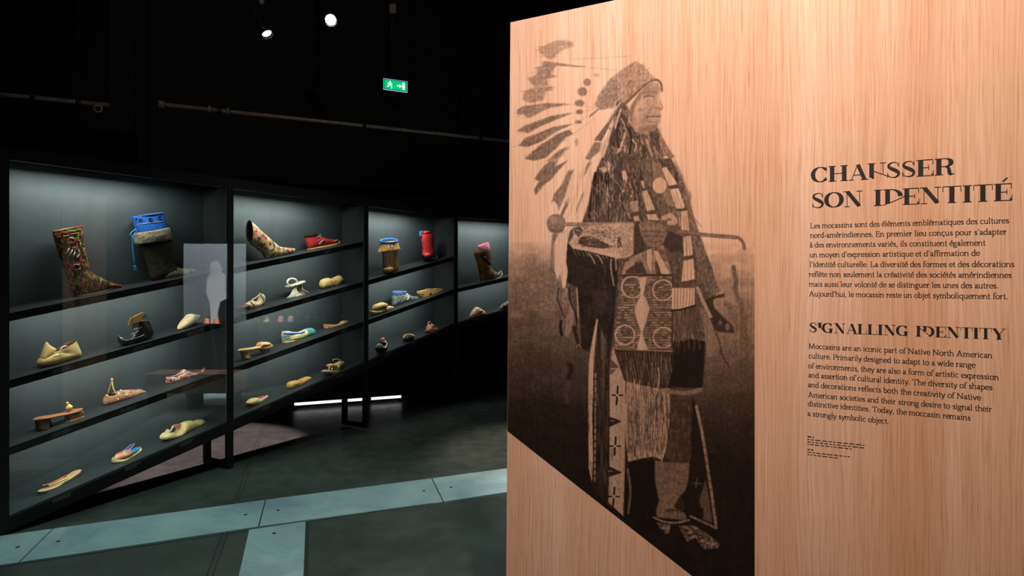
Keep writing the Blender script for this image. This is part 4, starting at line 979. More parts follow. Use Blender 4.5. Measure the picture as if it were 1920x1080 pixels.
# feathers of the head-dress
for tone, bl, pts in ((.74, 2, [(270,130),(330,110),(430,70),(560,80),(570,120),(450,160),(380,240),(330,215),(280,170)]),
 (.64, 1.6, [(310,245),(430,260),(690,300),(420,285),(370,350),(320,385),(250,370),(260,320),(240,300),(300,285)]),
 (.68, 1.6, [(180,390),(250,365),(370,345),(420,380),(340,395),(350,450),(260,465),(210,440)]),
 (.68, 1.8, [(150,500),(240,465),(380,460),(390,480),(330,500),(310,580),(200,595),(135,570)]),
 (.60, 1.2, [(85,660),(130,630),(330,600),(560,610),(380,635),(300,670),(190,725),(150,700),(90,695)]),
 (.55, 1.2, [(80,840),(150,790),(380,710),(570,680),(480,715),(300,790),(180,855),(130,840)]),
 (.52, 1.2, [(100,960),(150,900),(400,800),(560,775),(420,840),(300,920),(180,970)]),
 (.50, 1.2, [(150,1070),(280,960),(400,880),(480,840),(530,825),(565,860),(500,890),(420,980),(330,1060),(240,1085)]),
 (.56, 1.2, [(360,1080),(420,1020),(510,965),(480,1010),(430,1075)])):
    feather(1, tone, pts, 34, (3, -1 if pts[0][1] > 640 else -.25), bl * 1.3)
for tone, bl, pts in ((.52, 1, [(235,160),(290,80),(360,10),(440,0),(400,60),(520,0),(440,90),(370,170),(300,220),(245,300),(230,250),(275,180)]),
 (.56, 1, [(375,370),(400,290),(470,200),(520,90),(570,80),(540,160),(490,300),(440,430),(430,380),(400,340)]),
 (.52, 1, [(460,470),(490,380),(515,320),(500,400),(475,470)]), (.62, 1, [(580,470),(610,360),(650,260),(640,330),(600,440)]), (.6, 1, [(620,130),(690,20),(700,60),(650,140)])):
    feather(3, tone, pts, 26, (1, -1.5), bl * 1.4)
for a, b_ in (((690,300),(1000,330)), ((560,610),(760,640)), ((570,690),(740,650)), ((560,780),(720,690)), ((565,860),(740,730))): S(1, .9, 2, [a, b_], 1)
for x, y, rx, ry, t in ((680,425,32,32,.62),(640,505,42,38,.62),(615,600,42,28,.6),(615,675,32,20,.56),(605,760,30,16,.6),(760,365,30,13,.82),(590,930,14,35,.78)): E(1, t, 1.4, x, y, rx, ry)
S(1, .88, 2, [(560,230),(800,220),(1040,205)], 1.5)
for i in range(7): S(1, .6, 2.2, [(700 + 16*i, 720 - 14*i), (722 + 16*i, 690 - 12*i)], .6)
# brow band
crown = [(1116,196),(1122,180),(1132,163),(1150,142),(1170,128),(1189,116),(1204,121),(1220,138),(1232,150),(1218,154),(1205,166),(1190,180),(1172,194),(1160,198),(1140,204),(1124,206)]
P(0, .74, 1.5, crown, 1, tex); P(0, .60, 3, [(1116,196),(1128,172),(1146,146),(1160,150),(1158,180),(1150,200),(1124,206)], .8, tex)
for i in range(11):
    for j in range(9):
        t = i / 10; x, y = 1122 + 9.2*i - .8*j, 198 - 7.4*i + 7.2*j - (0 if i < 8 else 0)
        if ((x - 1180) / 64)**2 + ((y - 168) / 46)**2 < 1 and y < 206 - max(0, (x - 1150)) * .62: S(0, .56, 1.6, [(x, y), (x + 4, y - 3.6)], .5, .7)
hatch(0, crown, 170, .5, .9, 1.5, 6, -38, 12, .7)
S(0, .5, 4.5, [(1168,198),(1182,186),(1200,168),(1216,155),(1230,150),(1239,156),(1241,170)], 1)
# hair, neck and shoulder mass
P(0, .42, 2.5, [(1158,190),(1172,194),(1180,206),(1178,228),(1190,246),(1216,252),(1233,238),(1240,255),(1252,278),(1264,294),(1256,296),(1246,290),(1240,306),(1200,310),(1150,310),(1128,306),(1140,270),(1148,240),(1150,215)], 1, tex)
P(0, .62, 2, [(1233,236),(1241,256),(1254,280),(1265,294),(1258,297),(1244,284),(1236,262)])
P(1, .5, 1, [(985,600),(930,650),(830,790),(735,915),(800,920),(840,850),(890,740),(930,680)])
P(1, .33, 1, [(890,760),(960,700),(970,900),(910,1010),(865,920)]); P(1, .6, 1.5, [(660,1070),(740,930),(800,930),(790,1000),(700,1080)])
P(1, .9, 1, [(870,820),(900,730),(905,780),(860,870),(820,1000),(800,1050),(790,980)]); S(1, .85, 3, [(960,600),(920,650),(850,760)], 1)
HAIR = [(1158,196),(1172,200),(1180,232),(1192,252),(1232,246),(1244,275),(1244,300),(1200,306),(1140,300),(1142,262)]
hatch(0, HAIR, 70, .22, .42, 2.6, 22, 78, 22, .8, .7, 8); hatch(0, HAIR, 46, .6, .86, 1.7, 17, 74, 22, .75, .6, 8)
for t_, q_ in ((.82, [(1150,228),(1143,252),(1135,272),(1128,292)]), (.8, [(1172,250),(1166,270),(1158,288),(1162,300)]), (.74, [(1196,262),(1204,268),(1201,280)]), (.8, [(1164,206),(1158,224),(1155,240)])): S(0, t_, 4, q_, 1)
S(0, .2, 4, [(1180,240),(1184,262),(1180,290)], 1.2); S(0, .22, 5, [(1160,232),(1156,252),(1160,276)], 1.2)
# face in profile
P(0, .76, 1.2, [(1222,153),(1234,156),(1239,166),(1237,176),(1236,183),(1240,191),(1244.5,203),(1239,206),(1238,211),(1240,217),(1238,222),(1237,228),(1233,238),(1220,245),(1203,250),(1189,243),(1181,228),(1179,212),(1184,197),(1195,179),(1208,164)], 1, tex*.35)
P(0, .88, 3, [(1194,192),(1206,186),(1204,208),(1196,222),(1188,214)], .8); P(0, .9, 2, [(1232,184),(1236,186),(1241,200),(1234,200)], .8)
P(0, .58, 2, [(1179,212),(1184,197),(1196,178),(1212,162),(1228,154),(1216,166),(1202,182),(1190,200),(1187,220),(1190,240),(1181,228)], .8)
P(0, .62, 3, [(1212,168),(1230,162),(1237,170),(1226,178),(1210,182)], .7)
S(0, .5, 2.2, [(1206,183),(1216,180),(1227,182)], .9); S(0, .56, 2.5, [(1206,176),(1218,172),(1232,174)], 1.2)
S(0, .5, 2, [(1228,202),(1234,203),(1241,206)], .8); S(0, .62, 2.5, [(1224,200),(1217,210),(1211,222)], 1.3)
S(0, .42, 2.4, [(1211,220),(1224,218),(1238,219)], .8); S(0, .62, 2.5, [(1216,228),(1226,229),(1236,228)], 1.4)
P(0, .56, 3, [(1194,240),(1212,236),(1234,231),(1232,240),(1218,248),(1203,251)], .9); P(0, .6, 3, [(1206,212),(1214,220),(1212,236),(1202,232)], .7)
E(0, .62, 2, 1201, 206, 5, 4, .7)
S(0, .78, 3, [(1186,262),(1193,272),(1190,284)], 1); S(0, .72, 4, [(1212,262),(1217,276),(1222,292)], 1.2); S(0, .3, 3, [(1196,258),(1204,276),(1206,296)], 1.2)
# torso
P(0, .40, 1.5, [(1128,296),(1150,290),(1170,284),(1200,300),(1240,298),(1258,296),(1270,318),(1284,350),(1294,385),(1305,420),(1322,470),(1335,500),(1344,540),(1330,600),(1326,640),(1318,735),(1255,728),(1180,720),(1120,650),(1100,640),(1060,560),(1062,440),(1072,430),(1092,416),(1104,380),(1112,335)], 1, tex)
P(0, .5, 3, [(1262,292),(1280,330),(1294,370),(1300,410),(1318,455),(1326,500),(1340,520),(1350,545),(1330,560),(1312,520),(1296,440),(1280,360)], .9, tex)
P(3, .32, 1, [(890,0),(970,0),(980,120),(1000,230),(940,300),(890,300),(880,120)], 1); P(3, .30, 2, [(740,100),(870,110),(885,520),(735,520),(690,480),(700,330)], 1, vst)
P(3, .8, 1, [(770,70),(830,60),(850,0),(880,40),(870,80),(820,110)]); P(3, .85, 1, [(970,100),(1000,80),(1050,240),(990,250)]); S(3, .75, 3, [(945,330),(985,260),(1060,270),(1050,310)], 1)
for i in range(8): S(3, .62 if i % 2 else .5, 1.8, [(720 + 22*i, 180 + 10*(i % 3)), (726 + 21*i, 330), (715 + 23*i, 500)], .8)
for i in range(6): S(3, .6, 1.8, [(900 + 30*i, 340), (905 + 30*i, 430), (898 + 31*i, 520)], .8)
for pts in ([(660,10),(640,120),(600,240),(560,380),(500,500)], [(700,80),(680,240),(620,400),(590,500)], [(560,130),(530,240),(500,330)]): S(3, .95, 6, pts, 2)
P(0, .19, 1.5, [(1062,452),(1075,463),(1110,475),(1150,482),(1160,490),(1156,540),(1152,600),(1146,650),(1140,656),(1128,625),(1121,598),(1110,640),(1104,660),(1090,652),(1088,600),(1082,540),(1064,530)], 1, tex2*.3)
P(0, .3, 4, [(1110,540),(1140,545),(1140,590),(1115,590)], .5)
TOR = [(1120,330),(1140,296),(1200,304),(1246,300),(1276,340),(1292,400),(1300,418),(1100,416),(1106,380)]
hatch(0, TOR, 110, .16, .34, 2.4, 22, 84, 16, .75, .7, 8); hatch(0, TOR, 90, .55, .85, 1.5, 16, 80, 22, .7, .5, 8)
hatch(0, [(1262,430),(1300,430),(1326,500),(1340,540),(1320,600),(1262,590)], 70, .26, .62, 2, 18, 78, 14, .6, .7, 6)
hatch(0, [(1066,470),(1150,490),(1150,600),(1128,620),(1092,640),(1086,560)], 60, .12, .34, 1.8, 24, 88, 14, .6, .8, 6)
# fur strip down the left arm
P(3, .5, 2.5, [(385,620),(440,620),(400,700),(390,880),(410,1000),(380,1080),(365,900)], .9); P(3, .93, .8, [(405,720),(445,630),(540,560),(515,690),(500,850),(517,940),(495,1080),(470,1080),(455,960),(430,1005),(405,930)], 1)
P(5, .62, 1.2, [(470,80),(495,0),(515,0),(520,100),(570,180),(562,300),(520,420),(490,400),(505,260),(530,150),(490,60)]); S(5, .2, 2.2, [(440,0),(430,80),(460,180),(490,250)], .8)
S(5, .15, 5, [(460,280),(455,340),(465,395)], 1); S(5, .22, 3, [(530,0),(540,120),(585,220),(590,340)], 1); S(5, .8, 2, [(592,0),(600,140),(606,260)], .8)
S(5, .2, 6, [(570,330),(590,420),(610,500)], 2); S(5, .62, 2, [(590,500),(605,475),(625,505)], .8)
for pts, t in (([(500,540),(545,570),(490,690),(520,780),(500,880),(510,960)], .36), ([(520,640),(550,680),(520,760)], .14)): S(5, t, 7, pts, 4)
# bow-shaped staff
E(0, .58, 1, 1043, 419, 18, 18); E(0, .72, 3, 1038, 412, 8, 7, .8); P(0, .45, 2.5, [(1028,426),(1043,432),(1058,426),(1056,436),(1043,438),(1031,434)], .8)
S(0, .66, 6.5, [(1060,420),(1100,420),(1140,420),(1186,419)], .8); S(0, .45, 1.5, [(1062,423.5),(1186,422.5)], .8)
# sleeve with beadwork
P(3, .80, 1, [(560,560),(640,558),(760,548),(900,540),(1030,535),(1085,530),(1085,790),(1000,830),(930,832),(840,805),(700,765),(560,742),(525,705),(560,640)], 1, tex)
P(3, .38, 1.2, [(620,650),(700,640),(800,680),(900,735),(800,748),(640,725),(600,700)], 1, tex2); P(3, .42, 1.2, [(560,575),(620,560),(650,600),(610,650),(575,620)]); P(3, .36, .8, [(932,650),(970,650),(970,740),(936,740)])
for i in range(26): S(3, .5, 1.4, [(660 + rng.rand()*300, 570 + rng.rand()*100), (690 + rng.rand()*270, 580 + rng.rand()*100)], .6, .45)
for i in range(9): S(3, .55, 1.2, [(985 + 11*i, 560), (980 + 10*i, 690), (960 + 12*i, 810)], .6, .5)
P(3, .88, .8, [(540,720),(700,755),(800,775),(930,790),(930,832),(840,805),(700,770),(560,748)])
for i in range(11): S(3, .7, 1.3, [(560 + 34*i, 745 + 6*i), (585 + 34*i, 800 + 5*i)], .5, .8)
for pts in ([(690,790),(725,830),(745,875)], [(760,800),(790,830),(808,872)], [(880,840),(880,920),(895,1000),(905,1060)], [(920,840),(925,930)]): S(3, .72, 2.4, pts, .7)
hatch(3, [(570,570),(900,545),(980,600),(980,740),(900,740),(800,680),(640,640)], 90, .38, .62, 1.4, 5, 10, 50, .65, .4); hatch(3, [(570,570),(1060,545),(1060,780),(900,790),(580,735)], 60, .85, .98, 1.3, 6, 10, 60, .7, .4)
hatch(3, [(620,650),(700,640),(800,680),(900,735),(800,748),(640,725),(600,700)], 50, .2, .5, 1.4, 7, 8, 14, .8, .4)
# breast: hide strips, disc and bone pipes
P(4, .48, 2, [(60,0),(200,0),(260,120),(330,250),(420,380),(440,560),(300,540),(250,420),(150,200)], .8, tex)
P(4, .62, 2, [(190,20),(270,30),(330,220),(400,400),(330,380),(230,200)], .8); E(4, .9, 1, 255, 215, 58, 68)
for t, pts in ((.92, [(275,72),(310,58),(400,188),(403,212),(338,226)]), (.93, [(340,250),(415,236),(466,380),(462,408),(402,412)]), (.9, [(435,432),(490,426),(506,598),(440,590)]), (.9, [(455,642),(520,640),(536,800),(460,814)]), (.93, [(457,852),(540,832),(552,1008),(440,1028)]),
 (.9, [(112,262),(150,256),(216,420),(147,430)]), (.88, [(146,460),(226,456),(250,510),(160,506)]), (.74, [(10,352),(75,340),(80,430),(30,440)]), (.8, [(36,480),(76,466),(90,510),(42,520)]), (.8, [(95,180),(125,170),(130,235),(118,240)])):
    P(4, t, .8, pts)
for a, b_ in (((325,228),(408,212)), ((405,420),(490,416)), ((440,600),(520,606)), ((455,828),(540,812)), ((435,1040),(552,1014)), ((105,248),(150,244)), ((140,440),(225,436)), ((25,452),(75,446))): S(4, .36, 3, [a, b_], .8)
for x0, y0, x1, y1 in ((360,260,420,405),(385,250,440,400),(455,435,465,590),(475,430,488,590),(475,645,485,810),(500,642,512,805),(470,850,462,1025),(495,845,492,1020),(520,838,525,1015),(125,262,170,428),(138,258,195,424),(170,460,190,506),(190,458,212,508),(30,350,45,438),(50,345,62,434)): S(4, .62, 1.1, [(x0,y0),(x1,y1)], .5)
S(4, .55, 4, [(480,340),(510,420),(530,500)], 2); E(4, .62, 3, 500, 300, 22, 34); S(4, .6, 1.4, [(490,350),(535,470),(612,562)], .6); S(4, .7, 1.2, [(515,500),(580,600)], .6)
S(4, .72, 3, [(410,440),(425,500),(430,560)], 1); S(4, .8, 9, [(290,490),(350,470),(390,520),(340,530)], 2)
# hand and cuff
P(4, .30, 1.5, [(40,530),(85,528),(135,720),(95,825),(35,800)]); P(4, .28, 2, [(290,590),(440,620),(452,770),(350,775),(280,710)])
P(4, .54, 1.2, [(78,545),(130,512),(230,520),(310,555),(322,620),(292,695),(220,742),(150,722),(105,650)], 1, tex*.5)
for pts in ([(100,605),(190,600),(300,610)], [(115,645),(200,640),(295,650)], [(140,685),(200,690),(270,685)]): S(4, .40, 2, pts, .8)
E(4, .64, 3, 180, 570, 60, 22, .7); S(4, .46, 6, [(300,560),(380,600),(460,640)], 1.5)
S(0, .56, 6.2, [(1276,434),(1300,437),(1335,441),(1365,443),(1385,446),(1393,455),(1396,466)], .7); S(0, .42, 1.4, [(1290,440),(1340,445),(1380,448)], .6)
# tail hanging at the right
S(4, .46, 9, [(880,905),(885,950),(900,1010),(890,1080)], 2.5); S(6, .5, 9, [(885,0),(925,100),(955,210),(965,300),(975,380)], 4); S(6, .42, 8, [(975,420),(985,520),(970,650)], 6, .6)
P(6, .52, 4, [(780,90),(870,140),(940,260),(950,360),(880,330)], .9); P(6, .27, 2, [(640,100),(700,70),(810,45),(800,75),(700,95),(720,170),(800,250),(875,320),(890,380),(740,370),(700,300),(640,180)], 1)
E(6, .55, 2, 828, 330, 18, 34); E(6, .5, 2, 765, 290, 14, 20); E(6, .6, 2, 795, 190, 14, 26)
S(6, .74, 6.5, [(575,0),(615,95),(650,170),(685,240)], .8); S(6, .26, 2.5, [(690,260),(735,390),(770,500),(785,570),(840,660)], 1); P(6, .6, 3, [(590,150),(650,200),(720,360),(760,480),(740,580),(660,560),(640,420)], .8)
# upper apron
P(4, .56, 1.2, [(0,830),(60,800),(160,750),(290,720),(360,965),(0,968)], 1, tex2); P(4, .86, .8, [(205,765),(240,770),(345,965),(265,972)]); P(4, .82, .8, [(150,760),(190,748),(185,965),(150,870)]); P(4, .3, 1.5, [(10,900),(100,855),(150,955),(0,962)]); P(4, .35, 1, [(215,860),(235,850),(270,960),(225,968)])
P(3, .7, 1, [(980,930),(1000,860),(1080,840),(1080,970),(970,970)]); P(3, .34, 1, [(1010,930),(1080,880),(1080,960),(1000,965)])
# beaded panel
P(0, .40, 1, [(1167,516),(1259,516),(1262,545),(1258,600),(1262,656),(1150,652),(1154,622),(1160,560)], 1)
y = 520.0
while y < 654:
    l = float(np.interp(y, [516, 560, 622, 652], [1168, 1161, 1155, 1151])); x = l
    while x < 1258:
        L_ = 3 + rng.rand() * 7; S(0, .34 + .48 * rng.rand() * (1 if x < 1202 else .85), 2.3, [(x, y), (min(x + L_, 1260), y + .2)], .45); x += L_
    y += 4.7
P(0, .85, .7, [(1198,520),(1213,520),(1206,553),(1212,560),(1218,580),(1210,608),(1204,624),(1210,642),(1216,656),(1193,656),(1198,640),(1202,622),(1193,597),(1190,578),(1196,564),(1202,553)])
for cx, cy, r_ in ((1186,538,20), (1243,544,19), (1172,628,18), (1244,633,19)): S(0, .86, 2.6, [(cx + r_*math.cos(a*math.pi/12), cy + r_*math.sin(a*math.pi/12)) for a in range(25)], .5)
S(0, .24, 3, [(1165,516.5),(1200,515.5),(1261,515.5)], .7); S(0, .8, 2, [(1150,655),(1200,657),(1262,659)], .6); S(0, .22, 3, [(1262,520),(1262,560),(1260,650)], 1.2)
# fringes
P(0, .22, 1, [(1150,655),(1262,660),(1264,690),(1256,728),(1230,728),(1185,722),(1170,712)], 1)
hatch(0, [(1154,660),(1260,662),(1258,700),(1240,724),(1180,716)], 70, .36, .66, 1.4, 22, 86, 8, .7, .4)
for i in range(19): S(0, .46, 1.3, [(1156 + 5.6*i, 660), (1164 + 5.1*i, 690), (1172 + 4.6*i, 718)], .5)
P(0, .74, 1, [(1166,712),(1180,716),(1200,722),(1232,728),(1256,728),(1257,780),(1250,840),(1240,862),(1225,856),(1200,860),(1178,866),(1170,800)], 1, vst*.5)
LF = [(1170,716),(1200,722),(1256,728),(1257,780),(1248,846),(1200,856),(1178,860)]
hatch(0, LF, 60, .2, .45, 1.8, 30, 88, 9, .8, .5, 10); hatch(0, LF, 50, .8, .95, 1.8, 26, 88, 9, .8, .5, 10)
for i in range(18): S(0, .36, 1.6, [(1174 + 4.6*i, 720 + rng.rand()*14), (1175 + 4.5*i + rng.rand()*3, 780), (1178 + 3.9*i, 838 + rng.rand()*20)], .6, .75)
for pts in ([(1234,690),(1236,712),(1230,740)], [(1250,730),(1257,760),(1262,790),(1258,812)], [(1244,735),(1247,780),(1250,830),(1240,866)]): S(0, .8, 2.4, pts, .6)
# skirt of the shirt, thigh and belt
P(0, .15, 2, [(1262,640),(1290,634),(1322,640),(1320,690),(1317,728),(1254,726),(1262,690)]); P(6, .42, 2, [(365,200),(560,150),(600,280),(560,420),(400,460),(360,330)], .6, vst)
P(6, .92, .7, [(360,0),(550,0),(552,140),(410,190),(358,180)])
for i in range(7): S(6, .55, 1.4, [(385 + 25*i, 0), (383 + 25*i, 90), (380 + 24*i, 175 - 5*i)], .5)
S(6, .16, 3.5, [(358,190),(440,180),(552,150)], .8); S(6, .7, 3, [(528,390),(540,430)], 1)
P(0, .32, 2, [(1256,738),(1300,742),(1300,800),(1296,868),(1245,866),(1256,800)], 1, tex2*.4); S(0, .56, 8.5, [(1254,734),(1285,737),(1312,731)], 1)
# leggings
P(0, .86, .7, [(1118.5,598),(1121.5,600),(1115,650),(1113,700),(1110.5,780),(1112,860),(1110,905),(1104,878),(1103,760),(1104,680),(1112,630)])
P(0, .24, 1, [(1121,602),(1146,642),(1142,700),(1141,780),(1142,860),(1146,955),(1112,915),(1114,800),(1115,700)], 1, vst*.4); P(0, .46, 1.5, [(1127,620),(1138,642),(1134,700),(1132,760),(1128,690)], .9)
for i in range(16): S(0, .75, 2.2, [(1117 - .12*i, 700 + 13*i), (1116.8 - .12*i, 708 + 13*i)], .5)
P(0, .78, .8, [(1149,648),(1160,682),(1172,718),(1172,860),(1169,968),(1141,942),(1143,860),(1143,700)], 1, tex*.4); P(0, .4, .8, [(1145,672),(1160,688),(1144,704)]); S(0, .85, 2, [(1146,692),(1158,691)], .5)
for cx, cy in ((1157.5, 741), (1153.5, 836.5), (1151, 931)):
    S(0, .14, 3.4, [(cx + 1, cy - 17), (cx + .4, cy - 4)], .4); S(0, .14, 3.4, [(cx - .4, cy + 4), (cx - 1.5, cy + 17)], .4); S(0, .14, 2.6, [(cx - 10, cy), (cx - 4, cy)], .4); S(0, .14, 2.6, [(cx + 4, cy), (cx + 10, cy)], .4)
for pts, l in (([(1141,780),(1166,790),(1142,801)], (1144,789)), ([(1138,872),(1167,886),(1137,896)], (1140,883))): P(0, .2, .6, pts); S(0, .7, 1.4, [(l[0], l[1]), (l[0] + 8, l[1])], .4)
P(0, .12, 1.5, [(1180,866),(1228,862),(1229,900),(1234,940),(1230,1000),(1200,984),(1172,964),(1176,900)]); S(0, .5, 4, [(1177,880),(1182,920),(1178,962)], 2)
P(0, .53, 1.5, [(1228,862),(1246,866),(1294,868),(1292,895),(1286,918),(1274,932),(1264,950),(1284,962),(1290,976),(1232,970),(1230,955),(1236,940),(1228,900)], 1, tex2*.35); P(0, .25, 2, [(1276,928),(1284,940),(1284,956),(1266,950)]); S(0, .3, 4, [(1250,957),(1266,956),(1280,958)], 2)
S(0, .64, 3.5, [(1226,970),(1245,978),(1268,980),(1292,975)], .8)
P(0, .16, 1.5, [(1298,742),(1306,762),(1321,830),(1326,880),(1318,920),(1312,942),(1319,972),(1294,966),(1284,940),(1292,890),(1297,800)]); P(0, .42, 1.5, [(1311,938),(1323,898),(1332,950),(1336,980),(1318,974)]); P(0, .13, 1.5, [(1306,950),(1318,952),(1319,970),(1305,970)])
S(0, .64, 5.5, [(1306,762),(1318,820),(1328,885),(1335,930),(1343,988)], .7); S(0, .58, 4, [(1295,968),(1315,977),(1343,990)], .7)
for i in range(9): S(0, .3, 1.6, [(1318 + 2.7*i, 838 + 16*i), (1322 + 2.6*i, 838 + 16*i)], .4)
S(0, .42, 2, [(1307,896),(1305,914)], .6); S(0, .42, 2, [(1299,906),(1316,907)], .6)
hatch(0, [(1256,742),(1298,744),(1296,862),(1250,862)], 60, .2, .5, 1.6, 16, 86, 20, .6, .7, 5); hatch(0, [(1116,640),(1142,660),(1142,900),(1116,890)], 70, .12, .45, 1.6, 22, 88, 6, .7, .6)
hatch(0, [(1232,870),(1290,872),(1270,940),(1240,966)], 50, .42, .66, 1.6, 8, 40, 60, .5, .8); hatch(0, [(1262,600),(1318,590),(1320,640),(1262,660)], 40, .3, .55, 1.4, 22, 88, 8, .7, .5)
# moccasins
P(0, .52, 1, [(1230,979),(1258,983),(1254,1000),(1247,1001),(1238,990)], 1, tex2); P(0, .5, 1, [(1272,986),(1300,984),(1330,1003),(1350,1020),(1347,1028),(1320,1030),(1312,1020),(1304,1008),(1288,1016),(1280,1000)], 1, tex2)
for pts in ([(1276,990),(1300,1000),(1318,1004)], [(1290,985),(1306,1000),(1312,1014)], [(1318,1006),(1312,1022)], [(1330,1008),(1326,1028)], [(1340,1014),(1338,1028)], [(1282,1002),(1296,1004)], [(1240,984),(1246,998)], [(1252,984),(1240,992)]): S(0, .18, 2.2, pts, .6)
for i in range(30):
    x, y = 1290 + rng.rand()*120, 960 + rng.rand()*110; S(0, .24, 1.2, [(x, y), (x + rng.rand()*6 - 3, y - 14 - rng.rand()*14)], .8, .5)
for x_, y_, r_ in ((1294,998,4), (1300,1006,3), (1318,1014,5), (1328,1018,4), (1338,1020,4), (1244,990,4), (1250,986,3)): E(0, .66, .8, x_, y_, r_, r_ * .6)
hatch(0, [(960,820),(1100,910),(1170,960),(1290,1060),(1410,1160),(1412,900),(1350,760),(1340,1000),(1170,900),(1090,700),(960,700)], 260, .09, .27, 1.2, 16, 86, 16, .5, .8, 4)
mott = (smooth_noise(7, 7) - .5) * .26 + (smooth_noise(2.2, 2.6) - .5) * .20
dens = np.clip((1 - box_blur(TONE, 2)) * 2.2, 0, 1)
TONE[:] = np.clip(TONE * (1 + mott * dens), .07, 1)
# the print as a fine grid carrying the ink density
DG0, DG1 = to_panel(950, 803), to_panel(1300, 1080)
slope = (DG1[1] - DG0[1]) / (DG1[0] - DG0[0])
NX, NZ = 470, 1040
tR = to_panel(1415, 512)[0]; zT = PANEL_H - 0.004
edge = lambda z: x_low * (1 - z / PANEL_H) + 0.0008
I, J = np.meshgrid(np.linspace(0, 1, NX), np.linspace(0, 1, NZ), indexing='ij')
T_ = tR * I; Zd = DG0[1] + slope * (T_ - DG0[0]); Z_ = Zd + (zT - Zd) * J
T_ = edge(Z_) + (tR - edge(Z_)) * I
yw = PY0 + PT.y * T_; xw = PX0 + PT.x * T_
pxs = 960 + F_PX * xw / yw; pys = HORIZON + F_PX * (CAM_H - Z_) / yw
gx = np.clip((pxs - CX0) * SS - .5, 0, TONE.shape[1] - 2); gy = np.clip((pys - CY0) * SS - .5, 0, TONE.shape[0] - 2)
ix, iy = gx.astype(int), gy.astype(int); ax, ay = gx - ix, gy - iy
TB = TONE
val = (TB[iy, ix]*(1-ax) + TB[iy, ix+1]*ax)*(1-ay) + (TB[iy+1, ix]*(1-ax) + TB[iy+1, ix+1]*ax)*ay
val = np.clip(val, 0.05, 1) ** 2.2
co = np.stack([T_, np.full_like(T_, -0.0006), Z_], -1).reshape(-1, 3)
a = (np.arange(NX-1)[:, None]*NZ + np.arange(NZ-1)[None, :]).reshape(-1)
quads = np.stack([a, a+NZ, a+NZ+1, a+1], -1).astype(np.int32)
me = bpy.data.meshes.new('printed_figure')
me.vertices.add(len(co)); me.vertices.foreach_set('co', co.astype(np.float32).ravel())
me.loops.add(quads.size); me.loops.foreach_set('vertex_index', quads.ravel())
me.polygons.add(len(quads)); me.polygons.foreach_set('loop_start', np.arange(0, quads.size, 4, dtype=np.int32))
me.update(calc_edges=True)
at = me.attributes.new('ink', 'FLOAT', 'POINT'); at.data.foreach_set('value', val.astype(np.float32).ravel())
def print_mat():
    m, nt, b = new_mat('sepia_print_on_oak')
    c, l = wood_nodes(nt); A = nt.nodes.new('ShaderNodeAttribute'); A.attribute_name = 'ink'
    mx = nt.nodes.new('ShaderNodeMix'); mx.data_type = 'RGBA'
    mx.inputs[6].default_value = (0.0035, 0.0022, 0.0016, 1)
    nt.links.new(A.outputs['Fac'], mx.inputs[0]); nt.links.new(c, mx.inputs[7]); nt.links.new(mx.outputs[2], b.inputs['Base Color'])
    setin(b, Roughness=0.55); b.inputs['Specular IOR Level'].default_value = 0.2
    return m
me.materials.append(print_mat())
po = bpy.data.objects.new('printed_figure', me); COL.objects.link(po); po.parent = panel
po['label'] = 'sepia print of a standing person in a feather head-dress and fringed clothes'
